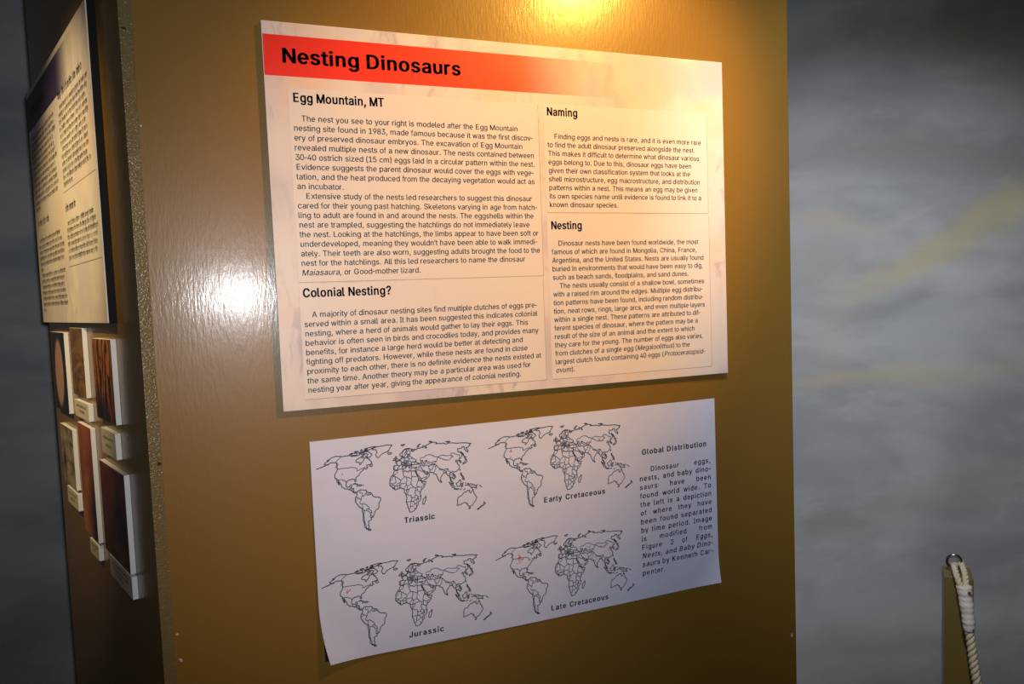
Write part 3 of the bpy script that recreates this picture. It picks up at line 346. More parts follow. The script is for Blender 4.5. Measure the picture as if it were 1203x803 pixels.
# ---------------------------------------------------------------- lettering
GL = {k: v for k, v in GLYPHS.items()}
HV = dict(zip(' ?-.,()\'', (278, 556, 333, 278, 278, 333, 333, 191)))
for s_, w_ in (('abdeghnopqu0123456789L', 556), ('cksvxyzJ', 500), ('fItBLANK', 278), ('ijl', 222), ('r', 333), ('m', 833), ('w', 722),
               ('AKPBEVXYS', 667), ('CDHNRU', 722), ('FTZ', 611), ('GOQ', 778), ('M', 833), ('W', 944)):
    if s_ == 'fItBLANK': s_ = 'fIt'
    for c_ in s_: HV[c_] = w_
HB = dict(HV)
for s_, w_ in (('bdghnopqu?L', 611), ('ce', 556), ('ksvxyaJ', 556), ('fijltI', 278), ('r', 389), ('t', 333), ('f', 333), ('m', 889), ('w', 778), ('ABCDHKNRU', 722), ('TFZ', 611)):
    for c_ in s_: HB[c_] = w_
GB = {}
for ch, sp in GL.items():
    xs = [v for p in sp for v in p[2::6]]; GB[ch] = (min(xs), max(xs))
def text_width(t, bold): return sum((HB if bold else HV)[c] for c in t if c != '*')/1000
def set_line(out, t, x, z, size, bold=False, width=None, mode='scale', track=0, it=False):
    """append glyph placements; *...* toggles italics; width fits the line by scaling or by stretching its spaces"""
    H = HB if bold else HV
    n = sum(1 for c in t if c != '*'); sx = 1; sp = 0
    nat = text_width(t, bold)*size + track*(n-1)
    if width:
        if mode == 'scale': sx = width/nat
        else: sp = (width-nat)/max(1, t.count(' '))
    for c in t:
        if c == '*': it = not it; continue
        adv = H[c]/1000*size
        if c != ' ':
            a, b = GB[c]; k = 1.407*size/1000; kx = k*.955
            if (b-a)*kx > adv*.93: kx = adv*.93/(b-a)
            out.append((c, x + sx*(adv-(b-a)*kx)/2 - sx*a*kx, z, kx*sx, k*.985, .20 if it else 0))
        x += sx*(adv + track) + (sp if c == ' ' else 0)
    return it
CACHE = {}
def glyph_mesh(c):
    """one filled letter outline, made once"""
    key = c
    if key in CACHE: return CACHE[key]
    def area(p): q = [(p[i+2], p[i+3]) for i in range(0, len(p), 6)]; return sum(a[0]*b[1]-b[0]*a[1] for a, b in zip(q, q[1:]+q[:1]))
    def inside(pt, p):
        q = [(p[i+2], p[i+3]) for i in range(0, len(p), 6)]; r = False
        for (x1, y1), (x2, y2) in zip(q, q[1:]+q[:1]):
            if (y1 > pt[1]) != (y2 > pt[1]) and pt[0] < (x2-x1)*(pt[1]-y1)/(y2-y1)+x1: r = not r
        return r
    sign = math.copysign(1, max((area(p) for p in GL[c]), key=abs)); VV = []; FF = []
    for outer in (p for p in GL[c] if area(p)*sign > 0):           # every stroke is filled by itself, with its own counters
        cu = bpy.data.curves.new('letter', 'CURVE'); cu.dimensions = '2D'; cu.fill_mode = 'BOTH'; cu.resolution_u = 3
        for p in [outer]+[h for h in GL[c] if area(h)*sign < 0 and inside((h[2], h[3]), outer)]:
            nb = len(p)//6; s = cu.splines.new('BEZIER'); s.bezier_points.add(nb-1); s.use_cyclic_u = True
            for i in range(nb):
                b = s.bezier_points[i]; b.handle_left_type = b.handle_right_type = 'FREE'
                b.handle_left, b.co, b.handle_right = [(p[6*i+2*j]/100, p[6*i+2*j+1]/100, 0) for j in range(3)]
        ob = bpy.data.objects.new('letter', cu); COL.objects.link(ob)
        dg = bpy.context.evaluated_depsgraph_get(); me = bpy.data.meshes.new_from_object(ob.evaluated_get(dg))
        bpy.data.objects.remove(ob); bpy.data.curves.remove(cu)
        n0 = len(VV); VV += [(v.co.x*100, v.co.y*100) for v in me.vertices]; FF += [tuple(n0+i for i in f.vertices) for f in me.polygons]
        bpy.data.meshes.remove(me)
    CACHE[key] = (VV, FF); return CACHE[key]
def ink(name, items, parent, mat, y, weight=0, dy=None, label=None):
    V = []; F = []; w = weight
    offs = [(0, 0)] if w == 0 else [(-w, 0), (w, 0)] if w < 8 else [(-w, w*.35), (w, w*.35), (-w, -w*.35), (w, -w*.35), (0, w*.4), (0, -w*.4), (-w*.5, 0), (w*.5, 0)]
    for (c, x, z, kx, kz, sh) in items:
        vs, fs = glyph_mesh(c)
        for ox, oz in offs:                              # heavier weights: the outline struck several times, slightly apart
            n0 = len(V)
            for gx, gy in vs:
                X, Z = x+kx*(gx+ox)+sh*kz*(gy+oz), z+kz*(gy+oz)
                V.append(dy(X, Z, .0005) if dy else (X, y, Z))
            for f in fs:
                a, b, d = (vs[i] for i in f[:3]); cr = (b[0]-a[0])*(d[1]-a[1])-(b[1]-a[1])*(d[0]-a[0])
                F.append([n0+i for i in (f if cr > 0 else f[::-1])])
    me = bpy.data.meshes.new(name); me.from_pydata([tuple(v) for v in V], [], F); me.materials.append(mat)
    o = bpy.data.objects.new(name, me); COL.objects.link(o); o.parent = parent
    if label: o['label'] = label
    return o
def body(lines, x, z, size, pitch, indent, width=None):
    out = []; it = False
    for i, t in enumerate(lines):
        xx = x
        if t.startswith('>'): t = t[1:]; xx = x+indent
        it = set_line(out, t, xx, z-i*pitch, size, it=it)
    return out

# ---------------------------------------------------------------- the big sign
sign = thing('information_sign', 'large white sign with a red "Nesting Dinosaurs" banner on the glossy ochre front panel', 'sign', (0, .010, Z0))
YF = -.0100
m = MB(); m.box(0, .850, YF, -.0002, 0, .606, .0006); m.build('board', M_FOAM, sign)
m = MB(); m.quad([(0.0008, YF-.0002, .0008), (.8492, YF-.0002, .0008), (.8492, YF-.0002, .6052), (.0008, YF-.0002, .6052)]); m.build('printed_face', M_SIGN, sign, )
M_RED_BAND = None
for (x0, x1, z0, z1) in ((.034, .4568, .2036, .5055), (.034, .4555, .0165, .2005), (.467, .811, .3155, .5065), (.467, .8115, .0163, .3125)):
    m = MB(); y = YF-.0004
    m.quad([(x0, y, z0), (x1, y, z0), (x1, y, z1), (x0, y, z1)])
    m.quad([(x0+.001, y-.0001, z0-.0007), (x1+.0007, y-.0001, z0-.0007), (x1+.0007, y-.0001, z0+.0002), (x0+.001, y-.0001, z0+.0002)], 1)
    m.quad([(x1-.0002, y-.0001, z0+.0002), (x1+.0007, y-.0001, z0+.0002), (x1+.0007, y-.0001, z1-.002), (x1-.0002, y-.0001, z1-.002)], 1)
    m.build('text_panel', [M_PANEL, M_RULE], sign)
YT = YF-.0008
PITCH = .01508
def heading(t, x, z, w, size=.0215, y=YT, bo=26):
    out = []; set_line(out, t, x, z, size, True, w); return ink('heading', out, sign, M_INK, y, bo)
out = []; set_line(out, 'Nesting Dinosaurs', .0270, .5444, .0310, True, .2920); ink('title', out, sign, plain('banner lettering', (.05, .006, .006, 1), .45), YT, 26)
heading('Egg Mountain, MT', .0402, .4850, .1442, .0195)
heading('Colonial Nesting?', .0392, .1798, .1430, .0195)
heading('Naming', .4735, .4862, .0612, .0195)
heading('Nesting', .4743, .2858, .0622, .0195)
SZ = .406/text_width('nesting site found in 1983, made famous because it was the first discov-', False)
egg = ['>The nest you see to your right is modeled after the Egg Mountain', 'nesting site found in 1983, made famous because it was the first discov-',
 'ery of preserved dinosaur embryos. The excavation of Egg Mountain', 'revealed multiple nests of a new dinosaur. The nests contained between',
 '30-40 ostrich sized (15 cm) eggs laid in a circular pattern within the nest.', 'Evidence suggests the parent dinosaur would cover the eggs with vege-',
 'tation, and the heat produced from the decaying vegetation would act as', 'an incubator.',
 '>Extensive study of the nests led researchers to suggest this dinosaur', 'cared for their young past hatching. Skeletons varying in age from hatch-',
 'ling to adult are found in and around the nests. The eggshells within the', 'nest are trampled, suggesting the hatchlings do not immediately leave',
 'the nest. Looking at the hatchlings, the limbs appear to have been soft or', "underdeveloped, meaning they wouldn't have been able to walk immedi-",
 'ately. Their teeth are also worn, suggesting adults brought the food to the', 'nest for the hatchlings. All this led researchers to name the dinosaur',
 '*Maiasaura*, or Good-mother lizard.']
ink('body_text', body(egg, .0396, .4555, SZ, PITCH, .0125), sign, M_INK, YT, 6)
col_ = ['>A majority of dinosaur nesting sites find multiple clutches of eggs pre-', 'served within a small area. It has been suggested this indicates colonial',
 'nesting, where a herd of animals would gather to lay their eggs. This', 'behavior is often seen in birds and crocodiles today, and provides many',
 'benefits, for instance a large herd would be better at detecting and', 'fighting off predators. However, while these nests are found in close',
 'proximity to each other, there is no definite evidence the nests existed at', 'the same time. Another theory may be a particular area was used for',
 'nesting year after year, giving the appearance of colonial nesting.']
ink('body_text', body(col_, .0392, .1475, SZ, PITCH, .0125), sign, M_INK, YT, 6)
SZ2 = .322/text_width('its own species name until evidence is found to link it to a', False)
nam = ['>Finding eggs and nests is rare, and it is even more rare', 'to find the adult dinosaur preserved alongside the nest.', 'This makes it difficult to determine what dinosaur various',
 'eggs belong to. Due to this, dinosaur eggs have been', 'given their own classification system that looks at the', 'shell microstructure, egg macrostructure, and distribution',
 'patterns within a nest. This means an egg may be given', 'its own species name until evidence is found to link it to a', 'known dinosaur species.']
ink('body_text', body(nam, .4735, .4457, SZ2, PITCH, .0130), sign, M_INK, YT, 6)
nes = ['>Dinosaur nests have been found worldwide, the most', 'famous of which are found in Mongolia, China, France,', 'Argentina, and the United States. Nests are usually found',
 'buried in environments that would have been easy to dig,', 'such as beach sands, floodplains, and sand dunes.', '>The nests usually consist of a shallow bowl, sometimes',
 'with a raised rim around the edges. Multiple egg distribu-', 'tion patterns have been found, including random distribu-', 'tion, neat rows, rings, large arcs, and even multiple layers',
 'within a single nest. These patterns are attributed to dif-', 'ferent species of dinosaur, where the pattern may be a', 'result of the size of an animal and the extent to which',
 'they care for the young. The number of eggs also varies,', 'from clutches of a single egg (*Megaloolithus*) to the', 'largest clutch found containing 40 eggs (*Protoceratopsid-', 'ovum*).']
ink('body_text', body(nes, .4743, .2562, SZ2, .01523, .0130), sign, M_INK, YT, 6)

# ---------------------------------------------------------------- the paper with four maps
KP = 1+.008/1.21
def px(x): return -.0673+(x+.0673)*KP
def pz(z): return .1686+(z-.1686)*KP
PL, PR, PB, PT = px(.0372), px(.8165), pz(-.4200), pz(-.0502)
paper = thing('paper_sheet', 'white paper sheet with four outline world maps taped below the big sign', 'paper', (PL, .010, Z0+PB))
PW, PH = PR-PL, PT-PB
def pap(X, Z, lift=0.0):
    """the sheet's surface: flat against the panel, lower corners curling away, slightly wavy foot"""
    u, v = X/PW, Z/PH
    y = -.0016 - .0022*(1-v)**2 - .0010*math.sin(u*7+1)*(1-v)
    x, z = X, Z
    # top edge leans a little, as it was taped
    z += (-.0022 + .0042*u)*v
    d = .105-(X+Z)                              # lower left corner curl
    if d > 0:
        t = (d/.105)**2; y -= .015*t; x += .0125*t; z += .0030*t
    d = .075-((PW-X)+Z)
    if d > 0:
        t = (d/.075)**2; y -= .010*t; x -= .002*t; z += .0025*t
    z -= .0042*math.sin(math.pi*u)*(1-v)
    return Vector((x, y-lift, z))
m = MB(); NXX, NZZ = 96, 48
gv = [[m.bm.verts.new(pap(PW*i/NXX, PH*j/NZZ)) for i in range(NXX+1)] for j in range(NZZ+1)]
for j in range(NZZ):
    for i in range(NXX):
        f = m.bm.faces.new((gv[j][i], gv[j][i+1], gv[j+1][i+1], gv[j+1][i])); f.smooth = True
gv = [[m.bm.verts.new(pap(PW*i/NXX, PH*j/NZZ)+Vector((0, .0002, 0))) for i in range(NXX+1)] for j in range(NZZ+1)]   # the back of the sheet
for j in range(NZZ):
    for i in range(NXX): m.bm.faces.new((gv[j][i], gv[j+1][i], gv[j+1][i+1], gv[j][i+1]))
m.build('sheet', M_PAPER, paper)
m = MB(); a = Vector((PL, .010, Z0+PB))
tp = [(.0425, -.3640), (.0560, -.3660), (.0565, -.4236), (.0440, -.4222)]
q0 = [Vector((x, .0095, Z0+z))-a for x, z in tp]; q1 = [Vector((x, .0099, Z0+z))-a for x, z in tp]
A_ = [m.bm.verts.new(p) for p in q0]; B_ = [m.bm.verts.new(p) for p in q1]
m.bm.faces.new(A_); m.bm.faces.new(B_[::-1])
for i in range(4): m.bm.faces.new((A_[i], A_[(i+1) % 4], B_[(i+1) % 4], B_[i]))
m.build('tape', M_BLACK, paper)['label'] = 'black tape behind the curled corner'
def loc(x, z): return px(x)-PL, pz(z)-PB
def ptext(name, t, x0, x1, z, size, bold=False, mode='scale', track=0, offset=0):
    X0, Z = loc(x0, z); X1, _ = loc(x1, z); out = []
    set_line(out, t, X0, Z, size, bold, X1-X0, mode, track)
    return out
for (t, x0, x1, z) in (('Triassic', .1843, .2379, -.2048), ('Early Cretaceous', .4413, .5669, -.2052), ('Late Cretaceous', .4484, .5662, -.4050), ('Jurassic', .1832, .2443, -.4022)):
    o_ = []; X0, Z = loc(x0, z); X1, _ = loc(x1, z)
    n_ = len(t); sz = .0132; tr = ((X1-X0)-text_width(t, False)*sz)/(n_-1)
    set_line(o_, t, X0, Z, sz, False, None, 'scale', tr)
    ink('map_caption', o_, paper, M_LINE, 0, 27, pap)
o_ = []; X0, Z = loc(.6475, -.1427); X1, _ = loc(.7951, -.1427); sz = .0142; t = 'Global Distribution'
set_line(o_, t, X0, Z, sz, True, None, 'scale', ((X1-X0)-text_width(t, True)*sz)/(len(t)-1)); ink('heading', o_, paper, M_LINE, 0, 28, pap)
o_ = []; it = False; XL, _ = loc(.6415, 0); XR, _ = loc(.8035, 0); sz = .0136
gl = ['>Dinosaur eggs,', 'nests, and baby dino-', 'saurs have been', 'found world wide. To', 'the left is a depiction', 'of where they have', 'been found separated', 'by time period. Image',
      'is modified from', 'Figure 2 of *Eggs,', 'Nests, and Baby Dino-', 'saurs* by Kenneth Car-', 'penter.']
tr = (.161*KP-text_width('nests, and baby dino-', False)*sz)/20*.93
for i, t in enumerate(gl):
    x = XL
    if t[0] == '>': x += .0245; t = t[1:]
    Z = loc(0, -.1764-i*.01652)[1]
    it = set_line(o_, t, x, Z, sz, False, None if i == 12 else XR-x, 'space', tr, it)
ink('body_text', o_, paper, M_LINE, 0, 19, pap)

# coastlines and borders, degrees longitude,latitude
COAST = """-165,54.5 -160,56 -157,57.5 -154,59 -152,60.5 -150,61 -149,60 -146,60.8 -142,60 -139,59.8 -136,58.3 -133,56 -130,54.5 -128,51.5 -124.5,48.5 -124,46 -124.3,42 -123.7,39 -122,36.8 -120.5,34.5 -118,33.8 -117,32.5 -115.8,30 -114.5,28 -112.5,26 -110,23 -110.5,24.5 -112,27.5 -114.5,31.5 -112.5,29.5 -109.5,26 -107,24 -105.5,21.5 -105.5,20 -102,18 -98,16.2 -95,16 -92.5,14.5 -89.5,13.5 -87.5,13 -86,11 -84,9.5 -82.5,8.3 -80,7.3 -78,7.5
-77.3,8.5 -79.5,9.5 -82,9 -83.5,11 -83.3,15 -86,16 -88.5,16 -87.5,18.5 -87,21.3 -90.3,21.2 -91,18.6 -94.5,18.2 -96.5,19.5 -97.7,22 -97.3,26 -97,28 -94,29.7 -90.5,29.2 -88.5,30.3 -85,29.8 -83,29 -82.6,27.5 -81,25.2 -80.2,26 -81.3,30 -81,32 -78,34 -76,35.3 -76,37 -74.3,39.5 -74,40.7 -70.5,41.7 -70.7,43 -67,44.7 -65.5,43.5 -61,45.5 -64.5,46.2 -64.5,49 -67,49.3 -60,50.2 -56,52 -57.5,54.5 -61.5,56.5 -64.5,60 -66,58.8 -69.5,61 -73.5,62.3 -78,62.4 -77.5,60 -76.8,57 -79,54.5 -79.5,51.5 -82.3,52.8 -82.3,55.2 -87,56 -92.5,57 -94.7,60 -92,62.5 -88,64 -86,66.2 -82,67 -81.5,69 -85,69.5 -88,68.5 -91,69.5 -94,71.8 -96,68.3 -101,67.8 -108,68 -115,68 -115,69.5 -124,69.5 -128,70 -135,69.2 -141,69.7 -148,70.5 -156.5,71.3 -163,69.5 -166,68.3 -162,66.5 -168,65.7 -164.5,64.4 -161,64.5 -165,62 -165.5,60.5 -162,59 -158,58.6 -161,55.8 -165,54.5
-165,54.5 -168,53.3 -171,52.6
-59,47.7 -56,51.5 -53,48.5 -53.2,46.7 -56,47 -59,47.7
-84.8,22 -82,23.1 -77.5,21.5 -74.3,20.2 -77.5,20 -78.5,21.6 -82,22.4 -84.8,22
-74.3,18.5 -73,19.8 -70,19.7 -68.4,18.6 -71,17.8 -74.3,18.5
-78.2,18.2 -76.3,18
-67,18.3 -65.7,18.3
-80,73.5 -76,72.8 -71,70.8 -67,69 -61.8,66.5 -65,63.5 -66,62.2 -70,62.8 -74,64.5 -78,64.5 -73.5,66 -73,68 -78,69.8 -85,70 -89,71 -88,73.5 -80,73.5
-115,73.3 -107,73 -102,70 -105,69 -115,69.2 -118,71.5 -115,73.3
-124,71.5 -122,74 -118,73.5 -121,71.5 -124,71.5
-90,76.5 -80,76.3 -78,77 -74,79 -64,82 -70,83 -82,82.5 -90,81 -86,79 -90,76.5
-92,76.5 -80,75.8 -81,74.6 -92,74.8 -92,76.5
-117,76 -108,76.5 -106,75 -114,74.7 -117,76
-102,73 -97,73.8 -97,71.6 -101,72 -102,73
-95,74 -90.5,73.8 -92.5,72 -95.5,72.5 -95,74
-95,81 -88,80 -89,78 -95,79 -95,81
-104,79 -100,78.5 -97,76.5 -102,76 -104,79
-87,65.5 -84,66 -80.5,64 -84,62.8 -87,64 -87,65.5
-128,50.7 -123.8,48.6
-132.5,54 -131.3,52.3
-154.5,57.5 -152.5,57.8
-44,60 -48,61 -51.5,64 -53.5,67 -51,69.5 -55,72 -58,75.5 -66,76 -72,77.5 -67,80 -60,82 -45,82.3 -35,83.5 -25,83 -14,81.6 -18,79 -19,76.5 -21,74 -22,71 -26,70 -22,70.2 -26,68.5 -33,67.8 -38,65.7 -41,64 -42.5,61 -44,60
-24,65.5 -22,66.3 -16,66.4 -13.7,65 -18.5,63.5 -22.5,63.9 -24,65.5
11,79 16,80 24,80.3 20,78.5 17,76.7 11,79
-77.3,8.5 -75.5,10.7 -72,12 -71.5,10.8 -70,12 -68,10.6 -62,10.7 -60,8.5 -57,6 -52,5 -50,1 -48,-1 -44.5,-2.7 -39.5,-3 -35.3,-5.3 -34.9,-8 -37,-11 -39,-13.5 -39,-17.5 -41,-22 -45,-23.5 -48.5,-26 -48.8,-28.5 -52,-32.5 -54.5,-34.8 -58,-34 -56.8,-36.5 -58,-38.3 -62,-39 -65,-41 -63.7,-42.5 -67.3,-45.8 -65.8,-47.5 -69,-51 -68.4,-52.4 -71,-53.8 -74,-52 -75.5,-47 -73,-42 -73.5,-38 -71.5,-32 -70.3,-25 -70.3,-18.5 -75,-15.3 -77.5,-11.5 -79.8,-7 -81.3,-5 -80.3,-3 -80.8,-1.5 -79.5,1 -77.3,3.5 -77.5,7 -78,7.5
-68.5,-52.8 -65.3,-54.7 -68.5,-55.5 -72,-54.5 -71,-53.8
-6,35.8 -9.5,32 -10,29.5 -13,27.7 -16,23.8 -17,21 -16.2,19 -17.4,14.8 -16.7,12.4 -15,11 -13.2,9 -11,6.7 -7.5,4.4 -4,5.2 1,6 4.5,6.4 6,4.4 8.5,4.6 9.6,3.5 9.4,0.5 9,-1.3 11.8,-4.7 13,-8.7 13.8,-11 12,-15.5 12,-18 14.5,-22.5 15,-26.5 17,-30 18.3,-33.8 20,-34.8 25,-34 28,-32.9 31.5,-29.3 32.9,-26.5 35.4,-24 35,-20 40,-16.3 40.6,-11 39,-7 40,-3 43.5,0.5 48,4.5 51,10.5 51.2,11.9 47,11.2 43.3,11.6 42.5,13.5 39.5,15.5 37.3,19 35.7,23.5 33.8,27 32.5,29.8 32.3,31.2 29,31 25,31.6 21,32.8 19.8,30.4 15.5,32.3 11,33.2 10.5,36.5 9.8,37.3 3,36.8 -2,35.2 -6,35.8
49.3,-12 50.4,-15.5 48,-22 46.8,-25.2 44,-24.5 43.5,-21.5 44.4,-18.5 44.5,-16.2 47.5,-14.8 49.3,-12
-5.5,36 -8.9,37 -9.3,39 -8.8,42 -8.5,43.7 -2,43.4 -1.3,45 -4.5,48 -1.5,48.7 -1.7,49.7 1.5,50.8 4,52 5,53.3 8.5,53.7 8.2,56.5 10.5,57.6 10.5,56 10,54.5 14,54 18.5,54.7 21,55.2 21.5,57.5 24,57.2 23.5,59.2 30,60 23,59.9 21.3,61 21.5,63 25.3,65 22,65.8 17.5,62.5 17,60.8 18.8,60 16.5,57 14.3,55.5 12.8,55.6 11.2,59 8.2,58 5.5,59 5,61.8 10.5,64.2 14,67.5 19,69.8 25.7,71 31,70.3 41,67.5 40.5,66.4 33.5,66.6 35,64.3 37.8,64 40.5,64.6 42.5,66.3 44,66.2 43.5,68.6 46.5,66.9 53.5,68.7 59,68.4 61,69.8 65,69.2 68.5,68.2 67,69.5 67,71.5 70,73.3 72.5,71 72.5,68.5 74,66.3 75,68 73.5,71.3 76,72 80.5,72.5 81,73.5 87,74.5 93,76 104,77.7 113,76 106,73.5 113,73.8 119,73 127,73.2 130,71 139,72 150,71.5 160,69.6 170,69.8 178,69 190,66.2 182,65 180,63 179,62.5 173,61.5 170,60 164,60 163,58 162,56 160,53 156.7,51 156,55 157,57.8 161,60 164,62.3 160.5,61.8 156.5,61.5 154,59.5 149,59.5 143,59.3 137,54 141,53 140.3,48.5 136,44.5 132,43.2 130,42.2 127.6,39.8 129.3,36.5 129,35.2 126.5,34.5 126.7,37.2 125,39.8 121.5,39 121,40.8 118,39 119,37.2 122.5,37.2 119.3,35 121.8,31.5 121.5,28.5 118.5,24.5 114,22.4 110.3,21 108,21.6 105.7,19 108.8,15.5 109.2,12 106.7,10.3 105,8.7 105,10.3 102.5,12 100.9,13.4 99.8,11.5 99.4,9.3 100.5,7.2 103.4,4.2 104.2,1.4 103.4,1.5 101.2,3 100.3,5.8 98.3,8.3 98.6,11.5 97.7,16.5 95.3,15.8 94.3,18 92,21 90.3,22.2 87,21.3 85,19.5 82.3,16.6 80.2,15.5 80.2,13 79.8,10.3 77.5,8.1 76.3,10 74.5,14.5 72.8,19.5 72.7,21.5 69,22.2 67,24.8 62,25.2 57.3,25.8 56.5,27 51.5,27.9 50,30.2 48,30 48.5,28.2 50.2,26.5 51.3,25 54,24.1 56.3,26.3 57,24 59.8,22.5 57.8,19 55.2,17.3 52,15.8 48,14 43.5,12.7 42.7,16.5 39,21.3 35,28 34.9,29.5 34.3,27.8 32.6,29.9
32.3,31.2 34.3,31.3 35.9,35.5 36,36.8 33,36.1 30.5,36.5 27.3,37 26.3,39.3 29,41 31.5,41.3 35,42 38,41 41.5,41.6 39,44 37,45.3 39,47.2 35,46.3 36.3,45.3 33.5,44.5 32.8,46 30.7,46.5 28.7,44.5 28,42.5 28.5,41.3 26,40.8 23.5,40.3 24,38 22.8,36.6 21.2,38 19.4,41 19.4,41.9 15,44.3 13.6,45.2 12.3,45.3 12.4,44.2 14,42.6 16,41.9 18.4,40.2 16.9,40.4 16.6,38.7 15.7,38 15.7,40 13,41.2 10.5,43 8.8,44.4 6,43.1 3.2,43.2 3.2,42 0,40 -0.3,38.8 -2,36.8 -5.5,36
-5.5,50 1,51 1.6,52.6 0,53.5 -1.7,55.5 -3,56 -2,57.5 -4,57.7 -3,58.6 -5,58.5 -6,56.5 -4.8,55 -3,54 -4.5,53 -5,51.8 -3,51.4 -5.5,50
-6,52.2 -10,51.7 -9.8,54 -7.5,55.3 -5.7,54.5 -6,52.2
52,71 55,73.5 60,75.8 68,76.8 62,75.5 57.5,73 57,71 52,71
96,79.5 100,81 105,79 100,78.3 96,79.5
138,75.5 145,75.8 150,75 142,73.7 138,75.5
130,31.5 131.5,34 136,35.6 139.5,38.5 140.3,41 142,39.5 140.8,35.8 136,33.6 133,33.2 130,31.5
140.2,41.8 141.7,45.3 145.3,43.5 143,42 140.2,41.8
142,46 142,52 143,54.2 144.5,49 143,46.5 142,46
120.2,23 121.5,25.2 121,22.2 120.2,23
120.5,18.3 122.2,18.3 121.6,15.5 124,13 121,13.8 120,16 120.5,18.3
122.2,7.5 125.5,9.6 126.5,7 125.5,6 122.2,7.5
122,11.5 125,12 125,10.3 123,9.5 122,11.5
80,9.5 81.8,7.3 80.5,6 79.8,7.5 80,9.5
95.4,5.6 100,2.2 104,-1.8 106,-3 105.7,-5.8 102,-4 99,0 95.4,5.6
105.3,-6.8 108,-6.7 112.5,-6.9 114.5,-8.3 110,-8.1 105.3,-6.8
109,1.8 111.5,2.7 115,5 117,7 119,5 117.8,1 116,-3.8 111.5,-3.3 110,-1.5 109,1.8
119.5,-5.5 119,-2.5 120,0.8 124.8,1.5 121,0.3 121.5,-1 123,-1 121.7,-2 122.8,-4.8 121,-3 120.4,-5.5 119.5,-5.5
123.5,-10.3 127,-8.4
116,-8.5 120,-8.4
127.6,1.5 128.2,-0.5
126.5,-3.3 130.5,-3.3
131,-0.8 134,-0.8 135,-3.3 138,-1.6 141,-2.6 145,-4.2 147.5,-6.3 150.8,-10.5 147,-9.5 144,-7.7 141,-9.2 138,-8.3 138,-5.5 133,-4 131,-0.8
148.5,-5.7 151.5,-5 152.3,-4.2 150,-6.2 148.5,-5.7
155,-6 160.5,-9.8
114,-22 116.5,-20.7 121,-19.5 122.3,-17.5 125,-15 127,-14 129.5,-14.9 131,-12.3 136.5,-12 135.7,-15 139.5,-17.5 141.5,-13.5 142.5,-10.8 144,-14.3 146.3,-19 149.5,-22 153,-25.5 153.3,-29 151,-33.7 150,-37.3 146.4,-39 143.5,-38.8 140.3,-37.7 138,-35.6 137.8,-33 136,-34.8 134,-32.8 131,-31.5 126,-32.3 123.5,-34 120,-33.9 118,-35 115,-34.3 115.7,-31.7 113.5,-26 114,-22
144.8,-40.8 148.2,-40.9 147.5,-43.2 146,-43.4 144.8,-40.8
172.8,-34.5 175.5,-36.8 178.4,-37.8 176.8,-40 175,-41.5 173.8,-39.3 174.8,-38 172.8,-34.5
172.7,-40.6 174.2,-41.8 171,-44.5 170.5,-46 168,-46.6 166.5,-45.8 170,-43 172.7,-40.6
47.5,43 49.5,40.5 49,38.4 51,36.8 54,37 53.5,39.5 53,42 51,44.5 53,46.8 49,46.3 47.5,43
58.5,45.5 61,46.5 60,44 58.5,45.5
12.5,38 15.5,38.2 15,36.7 12.5,38
8.2,40.8 9.6,41 9.5,39.2 8.4,39 8.2,40.8
8.7,42.5 9.5,42.9 9.3,41.5 8.7,42.5
23.5,35.4 26.3,35.1
32.5,35 34,35.4"""
